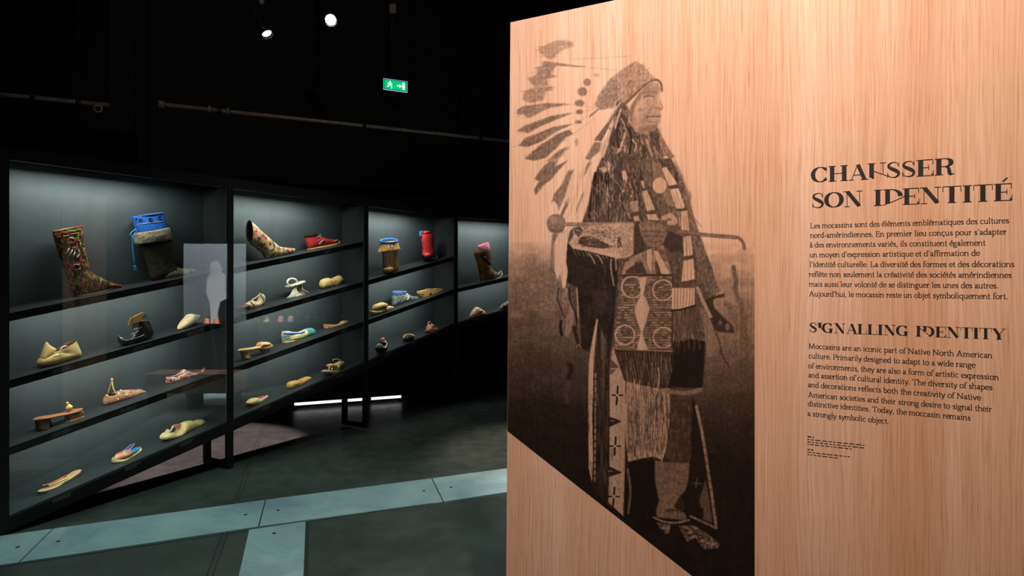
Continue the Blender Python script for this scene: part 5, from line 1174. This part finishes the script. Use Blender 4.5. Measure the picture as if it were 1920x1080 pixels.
# ------------------------------------------------------------------ lettering on the panel, drawn with a broad-nib stroke font
def A(cx, cy, rx, ry, a0, a1, n=14): return [(cx + rx*math.cos(math.radians(a0 + (a1-a0)*i/n)), cy + ry*math.sin(math.radians(a0 + (a1-a0)*i/n))) for i in range(n+1)]
def sm(*p): return [tuple(q) for q in catmull(p, 5)]
def sf(x, y, w=.17): return [(x - w, y), (x + w, y)]
def stem(x, top, bot=0.0, flag=True, foot=True):
    o = [[(x, top), (x, bot)]]
    if flag: o.append([(x - .2, top - .08), (x, top)])
    if foot: o.append(sf(x, bot))
    return o
dot = lambda x, y: [[(x, y - .09), (x, y + .09)]]
G = {
 'a': (.86, [sm((.16,.74),(.26,.95),(.5,.97),(.62,.75)), [(.62,.78),(.62,.16)], sm((.62,.16),(.7,.02),(.84,.08)), sm((.62,.58),(.34,.5),(.13,.26),(.3,.03),(.62,.2))]),
 'b': (.98, stem(.18,1.6,.05,True,False) + [A(.5,.5,.36,.5,140,-140)]), 'c': (.84, [A(.48,.5,.38,.5,48,312)]), 'd': (1.0, [A(.44,.5,.36,.5,40,320)] + stem(.78,1.6,0,True,False) + [[(.78,.02),(.94,.06)]]),
 'e': (.86, [A(.46,.5,.38,.5,8,325), [(.1,.56),(.83,.56)]]), 'f': (.56, [A(.5,1.34,.26,.26,30,180), [(.24,1.34),(.24,0)], [(.02,.97),(.52,.97)], sf(.24,0)]),
 'g': (.88, [A(.4,.64,.3,.34,0,360), A(.42,-.28,.36,.26,0,360), [(.2,.34),(.16,.16),(.3,.04)], [(.66,.86),(.88,.92)]]),
 'h': (1.06, stem(.18,1.6) + [A(.5,.62,.32,.36,165,0) + [(.82,0)], sf(.82,0)]), 'i': (.5, stem(.24,1.0) + dot(.22,1.42)), 'j': (.5, stem(.28,1.0,-.3,True,False) + [A(.06,-.3,.22,.26,0,-110)] + dot(.26,1.42)),
 'k': (.98, stem(.18,1.6) + [[(.2,.42),(.72,.97)], [(.4,.62),(.84,0)], sf(.72,.97), sf(.86,0)]), 'l': (.48, stem(.22,1.6)),
 'm': (1.6, stem(.18,1.0) + [A(.47,.64,.29,.34,165,0) + [(.76,0)], sf(.76,0), A(1.05,.64,.29,.34,165,0) + [(1.34,0)], sf(1.34,0)]),
 'n': (1.06, stem(.18,1.0) + [A(.5,.62,.32,.36,165,0) + [(.82,0)], sf(.82,0)]), 'o': (.98, [A(.48,.5,.4,.5,0,360,20)]), 'p': (1.0, stem(.2,1.0,-.58) + [A(.52,.5,.36,.5,140,-140)]),
 'q': (1.0, [A(.44,.5,.36,.5,40,320)] + stem(.8,1.0,-.58,False)), 'r': (.72, stem(.2,1.0) + [sm((.22,.62),(.42,.94),(.66,.9))]), 's': (.74, [sm((.6,.78),(.4,.99),(.17,.8),(.3,.58),(.52,.42),(.62,.2),(.38,.01),(.1,.2))]),
 't': (.62, [[(.26,1.34),(.26,.2)], sm((.26,.2),(.36,.0),(.58,.1)), [(.03,.97),(.54,.97)]]), 'u': (1.04, [[(.02,.95),(.18,1.0)], [(.18,1.0),(.18,.36)], A(.48,.36,.3,.36,180,340), [(.8,1.0),(.8,.02)], [(.62,.95),(.8,1.0)], [(.8,.02),(.96,.06)]]),
 'v': (.9, [[(.1,.98),(.44,0)], [(.44,0),(.78,.98)], sf(.1,.98,.14), sf(.78,.98,.12)]), 'w': (1.36, [[(.1,.98),(.4,0)], [(.4,0),(.66,.98)], [(.66,.98),(.94,0)], [(.94,0),(1.2,.98)], sf(.1,.98,.14), sf(1.2,.98,.12)]),
 'x': (.92, [[(.12,.98),(.78,0)], [(.76,.98),(.14,0)], sf(.12,.98,.12), sf(.78,0,.12), sf(.76,.98,.12), sf(.14,0,.12)]), 'y': (.9, [[(.1,.98),(.46,0)], [(.8,.98),(.3,-.5)], [(.3,-.5),(.1,-.5)], sf(.1,.98,.14), sf(.8,.98,.12)]),
 'z': (.82, [[(.1,.96),(.7,.96)], [(.7,.96),(.1,.04)], [(.1,.04),(.74,.04)]]),
 'L': (1.16, [[(.26,1.5),(.26,0)], sf(.26,1.5,.2), [(.06,0),(1.02,0)], [(1.02,0),(1.08,.32)]]), 'E': (1.16, [[(.26,1.5),(.26,0)], [(.06,1.5),(.96,1.5)], [(.26,.78),(.78,.78)], [(.06,0),(1.0,0)], [(.96,1.5),(.98,1.2)], [(1.0,0),(1.06,.3)], [(.78,.95),(.78,.6)]]),
 'A': (1.5, [[(.7,1.55),(.2,0)], [(.7,1.55),(1.24,0)], [(.34,.5),(1.06,.5)], sf(.2,0,.2), sf(1.24,0,.22)]), 'M': (1.86, [[(.28,1.5),(.2,0)], [(.28,1.5),(.88,.05)], [(.88,.05),(1.46,1.5)], [(1.46,1.5),(1.56,0)], sf(.2,0,.18), sf(1.56,0,.2), sf(.2,1.5,.14), sf(1.5,1.5,.14)]),
 'P': (1.14, [[(.26,1.5),(.26,0)], sf(.26,0,.2), [(.06,1.5),(.6,1.5)], A(.58,1.1,.42,.4,90,-90), [(.58,.7),(.3,.7)]]), 'T': (1.3, [[(.64,1.5),(.64,0)], [(.06,1.5),(1.22,1.5)], [(.08,1.5),(.06,1.2)], [(1.2,1.5),(1.24,1.2)], sf(.64,0,.22)]),
 'N': (1.56, [[(.26,1.5),(.26,0)], [(.26,1.5),(1.26,.02)], [(1.26,1.5),(1.26,.02)], sf(.26,0,.18), sf(.2,1.5,.16), sf(1.26,1.5,.18)]),
 '.': (.44, dot(.2,.09)), ',': (.44, [[(.22,.16),(.2,0)], [(.2,0),(.1,-.26)]]), '-': (.6, [[(.08,.5),(.5,.5)], [(.08,.44),(.5,.44)]]), '’': (.42, [[(.26,1.55),(.24,1.4)], [(.24,1.4),(.14,1.16)]]), ' ': (.5, []),
}
def acc(base, strokes): w, g_ = G[base]; return (w, list(g_) + strokes)
G['é'] = acc('e', [[(.36,1.2),(.62,1.54)], [(.38,1.2),(.66,1.52)]]); G['è'] = acc('e', [[(.6,1.2),(.3,1.54)], [(.58,1.2),(.27,1.52)]]); G['à'] = acc('a', [[(.52,1.2),(.22,1.54)], [(.5,1.2),(.19,1.52)]]); G['ç'] = acc('c', [[(.48,0),(.42,-.16)], A(.44,-.28,.16,.13,90,-90)])
# capitals of the titles, high contrast; third item of a stroke fixes its width
h = .036; tk = .24
def hs(x, y, w=.17): return [[(x - w, y), (x + w, y)], h]
def thick(x, y0=0., y1=1.): return [[(x, y1), (x, y0)], tk]
def thin(*p): return [list(p), h]
SCV = [sm((.60,.74),(.56,.92),(.38,.985),(.17,.88),(.15,.7),(.33,.555),(.5,.44),(.63,.28),(.56,.08),(.36,.015),(.15,.1),(.09,.3)), [h,.03,.04,.1,.15,.2,.2,.15,.1,.04,.03,h]]
D_ = {
 'C': (.92, [[A(.5,.5,.4,.485,38,322,24), 'a'], thin((.83,.62),(.83,1.0)), thin((.83,.2),(.8,.3))]), 'H': (1.08, [thick(.22), thick(.86), thin((.22,.5),(.86,.5)), hs(.22,0,.2), hs(.22,1,.2), hs(.86,0,.2), hs(.86,1,.2)]),
 'A': (1.0, [thin((.16,0),(.48,1.0)), [[(.5,1.0),(.84,0)], .2], thin((.26,.32),(.72,.32)), hs(.16,0,.13), hs(.84,0,.2)]), 'S': (.74, [SCV, thin((.64,.7),(.64,.98)), thin((.09,.02),(.09,.32))]),
 'E': (.86, [thick(.22), hs(.5,1,.3), [[(.02,1),(.8,1)], h], [[(.02,0),(.82,0)], h], thin((.22,.51),(.6,.51)), thin((.8,1),(.8,.7)), thin((.82,0),(.82,.32)), thin((.6,.66),(.6,.36)), [[(.82,.0),(.74,.14)], .06]]),
 'R': (1.0, [thick(.22), [[(.02,1),(.5,1)], h], [A(.5,.755,.28,.245,90,-90), 'a'], thin((.22,.51),(.5,.51)), [sm((.5,.5),(.66,.42),(.7,.2),(.74,.04),(.84,.0)), [h,.14,.19,.16,.06]], hs(.22,0,.2), thin((.8,.0),(.94,.04))]),
 'O': (1.02, [[A(.51,.5,.41,.485,0,360,36), 'a']]), 'N': (1.06, [thin((.2,0),(.2,1)), [[(.22,1.0),(.84,.02)], .21], thin((.86,1),(.86,0)), hs(.2,0,.15), hs(.14,1,.14), hs(.86,1,.16)]),
 'I': (.5, [thick(.25), hs(.25,0,.21), hs(.25,1,.21)]), 'D': (1.08, [thick(.22), [[(.02,1),(.5,1)], h], [[(.02,0),(.5,0)], h], [A(.46,.5,.46,.485,90,-90,24), 'a']]),
 'T': (.92, [thick(.46), [[(.04,1),(.88,1)], h], thin((.04,1),(.04,.68)), thin((.88,1),(.88,.68)), hs(.46,0,.21)]), 'É': (.86, None), 'G': (1.04, [[A(.5,.5,.4,.485,38,300,24), 'a'], thin((.82,.62),(.82,1.0)), thick(.78,0,.4), hs(.78,.41,.19)]),
 'L': (.84, [thick(.22), hs(.22,1,.2), [[(.02,0),(.78,0)], h], thin((.78,0),(.78,.36))]), 'Y': (1.0, [[[(.16,1),(.5,.42)], .2], thin((.86,1),(.5,.42)), thick(.5,0,.44), hs(.5,0,.21), hs(.14,1,.18), hs(.86,1,.14)]), ' ': (.5, []),
 '1': (.92, [thick(.2,.1), [[(.2,.16),(.3,.02)], .1], thin((.3,.5),(.6,.34),(1.2,.02)), thin((.78,1),(.78,.26)), hs(.2,1,.2), hs(.78,1,.16)]),
 '2': (.98, [thick(.24,.12), [[(.02,1),(.46,1)], h], [A(.42,.56,.46,.43,90,0,14), 'a'], thin((.0,.0),(.5,.2),(1.14,.54))]),
 '3': (.44, [thick(.24,.48), hs(.24,1,.2), thin((.0,.86),(.2,.62),(.62,.16))]), '4': (1.06, [thick(.26,.52), [[(.06,1),(.46,1)], h], [A(.42,.5,.46,.485,90,-70,20), 'a'], thin((-.16,.82),(.3,.4),(.74,.0))]),
}
D_['É'] = (.86, D_['E'][1] + [[[(.42,1.14),(.62,1.36)], .07]])
def stroke_mesh(mb, pts, widths, f):
    n = len(pts)
    if n < 2: return
    L, R = [], []
    for i in range(n):
        a, b = pts[max(i-1, 0)], pts[min(i+1, n-1)]
        dx, dy = b[0]-a[0], b[1]-a[1]; l = math.hypot(dx, dy) or 1e-6
        w = widths(dx/l, dy/l, i/(n-1)) / 2
        L.append((pts[i][0] - dy/l*w, pts[i][1] + dx/l*w)); R.append((pts[i][0] + dy/l*w, pts[i][1] - dx/l*w))
    k = len(mb.v); mb.v += [f(*q) for q in L] + [f(*q) for q in R]
    mb.f += [(k+i, k+i+1, k+n+i+1, k+n+i) for i in range(n-1)]
def set_line(text, p0, p1, xh, font, parent, name, mat_, wide=1.0):
    """one line of lettering between two baseline points given in photo pixels; xh in pixels at the left end"""
    (t0, z0), (t1, z1) = to_panel(*p0), to_panel(*p1); hgt = to_panel(p0[0], p0[1] - xh)[1] - z0
    tot = sum(font[c][0] for c in text); sx = (t1 - t0) / tot; mb = MB(); x = 0.0
    for c in text:
        w, st = font[c]
        for s_ in st:
            if font is G: pts, wd = s_, lambda dx, dy, t: .085 + .115*abs(dy)**1.3
            else:
                pts, wdef = s_[0], s_[1]
                if wdef == 'a': wd = lambda dx, dy, t: h + (.245 - h)*abs(dy)**1.8
                elif isinstance(wdef, list): wd = lambda dx, dy, t, q=wdef: float(np.interp(t, np.linspace(0, 1, len(q)), q))
                else: wd = lambda dx, dy, t, q=wdef: q
            f = lambda gx, gy, x=x: (t0 + (x + gx)*sx, -0.0007, z0 + (z1 - z0)*((x + gx)/tot) + gy*hgt)
            stroke_mesh(mb, pts, wd, f)
        x += w
    me = bpy.data.meshes.new(name); me.from_pydata(mb.v, [], mb.f); me.materials.append(mat_)
    o = bpy.data.objects.new(name, me); COL.objects.link(o); o.parent = parent; o['kind'] = 'stuff'
    return o
M['text_ink'] = mat('brown_black_text_ink', (52, 34, 22), (44, 28, 18), rough=0.7)
for txt, a, b_, ch in (('CHA1SSER', (1521, 342), (1792, 326), 27.5), ('SON I2ENTITÉ', (1521, 390), (1899, 375), 27.5), ('S3GNALLING I4ENTITY', (1517, 622), (1886, 636.5), 17.5)):
    o = set_line(txt, a, b_, ch, D_, panel, 'title_lettering', M['ink']); o['label'] = 'bold black title lettering'
FR = (("Les mocassins sont des éléments emblématiques des cultures", 1519, 427.7, 1892, 418), ("nord-amérindiennes. En premier lieu conçus pour s’adapter", 1519, 445.5, 1888, 439), ("à des environnements variés, ils constituent également", 1518, 463.5, 1848, 459.7),
      ("un moyen d’expression artistique et d’affirmation de", 1518, 482, 1837, 479), ("l’identité culturelle. La diversité des formes et des décorations", 1518, 500, 1902, 500), ("reflète non seulement la créativité des sociétés amérindiennes", 1517, 518.4, 1897, 520.4),
      ("mais aussi leur volonté de se distinguer les unes des autres.", 1517, 536.7, 1872, 540.3), ("Aujourd’hui, le mocassin reste un objet symboliquement fort.", 1517, 555, 1890, 560.5))
EN = (("Moccasins are an iconic part of Native North American", 1516, 652.8, 1861, 671), ("culture. Primarily designed to adapt to a wide range", 1516, 671, 1829, 689), ("of environments, they are also a form of artistic expression", 1515.5, 689.7, 1873, 712), ("and assertion of cultural identity. The diversity of shapes", 1515.5, 707, 1861, 731),
      ("and decorations reflects both the creativity of Native", 1515, 725, 1839, 750), ("American societies and their strong desire to signal their", 1515, 744, 1860, 772), ("distinctive identities. Today, the moccasin remains", 1515, 760.6, 1820, 788), ("a strongly symbolic object.", 1514, 779, 1667, 794.5))
for ln in FR + EN: set_line(ln[0], ln[1:3], ln[3:5], 6.1, G, panel, 'text_line', M['text_ink'])
# tiny credit lines, too small to read
b = MB()
for y0, x1, y1, bold in ((819, 1526, 820.5, 1), (824, 1621, 835, 0), (828.5, 1620, 840, 0), (833, 1597, 842, 0), (843, 1525, 844.5, 1), (848, 1596, 857, 0), (852.5, 1571, 859, 0)):
    (t0, z0), (t1, z1) = to_panel(1514, y0), to_panel(x1, y1); t = t0; hh = .0026 if bold else .0016
    while t < t1:
        L = min(random.uniform(.004, .014), t1 - t); k = len(b.v); q = z0 + (z1 - z0)*(t - t0)/(t1 - t0); q2 = z0 + (z1 - z0)*(t + L - t0)/(t1 - t0)
        b.v += [(t, -.0007, q), (t + L, -.0007, q2), (t + L, -.0007, q2 + hh), (t, -.0007, q + hh)]; b.f.append((k, k+1, k+2, k+3)); t += L + .003
o = b.build('credit_lines', M['text_ink'], panel); o['kind'] = 'stuff'
# ------------------------------------------------------------------ displays standing opposite the cases, seen as reflections in their glass
def mirror(p):
    return p - ED * (2 * (p - POST1).dot(ED))
def opp(px, py, y): return mirror(at_depth(px, py, y))
def opp_floor(px, y):
    q = mirror(at_depth(px, HORIZON, y)); q.z = 0; return q
M['white_board'] = mat('white_display_board', (84, 88, 92), (76, 80, 84), rough=0.8)
M['white_cutout'] = mat('white_cutout', (245, 246, 248), (232, 235, 238), rough=0.7, scale=30)
M['orange_leather'] = mat('orange_brown_leather', (190, 104, 60), (150, 76, 42), rough=0.5)
def upright(name, pts, thick, m, parent, base):
    """flat board: outline given as (column, row, virtual depth), thick metres deep"""
    q = [opp(*p) - base for p in pts]; d = (q[1] - q[0]); d.z = 0
    n = Vector((-d.y, d.x, 0)).normalized()
    if n.dot(POST1 - base) > 0: n = -n
    k = len(q); V = q + [p + n * thick for p in q]
    return obj(name, V, [tuple(range(k)), tuple(range(2*k-1, k-1, -1))] + [(i, (i+1) % k, k+(i+1) % k, k+i) for i in range(k)], m, parent)
# tall wooden partition
base = opp_floor(134, 6.3)
pt = empty('wooden_partition', Matrix.Translation(base), 'narrow tall oak partition opposite the nearest case, seen as a faint upright band in its glass', 'partition')
zf = lambda y: HORIZON + F_PX * CAM_H / y
upright('board', [(118, 358, 6.3), (140, 358, 6.3), (140, zf(6.3), 6.3), (118, zf(6.3), 6.3)], 0.5, M['wood'], pt, base)
upright('edge_board', [(141.5, 360, 6.35), (151, 360, 6.35), (151, zf(6.35), 6.35), (141.5, zf(6.35), 6.35)], 0.06, M['wood'], pt, base)
# white lit display with a standing cut-out figure
base = opp_floor(400, 8.2)
wd = empty('white_display', Matrix.Translation(base), 'white lit display wall opposite the cases, mirrored beside the first post', 'display')
upright('backboard', [(345, 457, 8.2), (462, 457, 8.2), (462, 606, 8.2), (345, 606, 8.2)], 0.05, M['white_board'], wd, base)
upright('plinth', [(345, 607, 8.0), (462, 607, 8.0), (462, zf(8.0), 8.0), (345, zf(8.0), 8.0)], 0.3, M['black'], wd, base)
base = opp(402, 606, 8.05)
cf = empty('cutout_figure', Matrix.Translation(base), 'white cut-out of a standing figure on the white display', 'figure')
upright('figure', [(395,497,8.05),(399,490,8.05),(407,489,8.05),(413,496,8.05),(415,510,8.05),(424,519,8.05),(425,560,8.05),(413,566,8.05),(408,590,8.05),(410,606,8.05),(396,606,8.05),(395,570,8.05),(387,548,8.05),(390,520,8.05),(396,512,8.05)], 0.03, M['white_cutout'], cf, base)
def small_moccasin(px, py, y, m, label, sc=1.0):
    p = opp(px, py, y); d = (POST1 - p); d.z = 0; d.normalize()
    root = empty('moccasin', frame(p, Vector((-d.y, d.x, 0)), -d), label, 'moccasin', 'moccasins on the plinth opposite the cases')
    V, Fc = [], []; A_, B_ = 12, 8
    for i in range(B_ + 1):                       # sole to collar, toe towards the glass
        t = i / B_; zz = 0.062 * t * sc
        for j in range(A_):
            a = 2*math.pi*j/A_; c_, s_ = math.cos(a), math.sin(a)
            rx = 0.048 * (1 - 0.45*t) * sc; ry = (0.12 * (1 - 0.62*t) if s_ < 0 else 0.10 * (1 - 0.35*t)) * sc
            V.append((rx*c_, ry*s_, zz))
    for i in range(B_):
        for j in range(A_): Fc.append((i*A_+j, i*A_+(j+1) % A_, (i+1)*A_+(j+1) % A_, (i+1)*A_+j))
    Fc += [tuple(range(A_-1, -1, -1)), tuple(B_*A_+j for j in range(A_))]
    obj('upper', V, Fc, m, root, True)
    ring = [(0.028*sc*math.cos(2*math.pi*j/12), 0.012*sc + 0.05*sc*math.sin(2*math.pi*j/12), 0.064*sc) for j in range(13)]
    MB().tube(ring, 0.007*sc, 6, False).build('cuff', M['cream_hide'], root, True)
    return root
small_moccasin(389, 606.5, 7.93, M['orange_leather'], 'orange moccasin at the feet of the white cut-out figure, mirrored nearest the case edge', .9)
small_moccasin(407, 606.5, 7.93, M['orange_leather'], 'orange moccasin at the feet of the white cut-out figure, mirrored nearest the first post', .9)
# dark plinth with pairs of moccasins
base = opp_floor(556, 8.6)
pl = empty('low_plinth', Matrix.Translation(base), 'long dark plinth opposite the second case with pairs of moccasins', 'plinth')
upright('body', [(470, 605, 8.5), (660, 605, 8.5), (660, zf(8.5), 8.5), (470, zf(8.5), 8.5)], 0.42, M['black'], pl, base)
nm = ('tan', 'pink', 'orange', 'brown')
for i, (x, mm) in enumerate(((482, 'tan_hide'), (500, 'tan_hide'), (528, 'pinkish'), (546, 'pinkish'), (577, 'orange_leather'), (594, 'orange_leather'), (625, 'brown_leather'), (641, 'brown_leather'))):
    small_moccasin(x, 602.4, 8.72, M[mm], '%s moccasin, %s of its pair on the dark plinth opposite the cases' % (nm[i // 2], 'mirrored left' if i % 2 == 0 else 'mirrored right'))
# low oak bench
base = opp_floor(355, 7.0)
bn = empty('oak_bench', Matrix.Translation(base), 'low oak bench opposite the nearest case, mirrored across its third shelf', 'bench')
upright('seat', [(270, 702, 7.0), (440, 702, 7.0), (440, 738, 7.0), (270, 738, 7.0)], 0.35, M['wood'], bn, base)
for x in (278, 350, 425): upright('leg', [(x, 738, 7.02), (x + 8, 738, 7.02), (x + 8, zf(7.02), 7.02), (x, zf(7.02), 7.02)], 0.3, M['black'], bn, base)
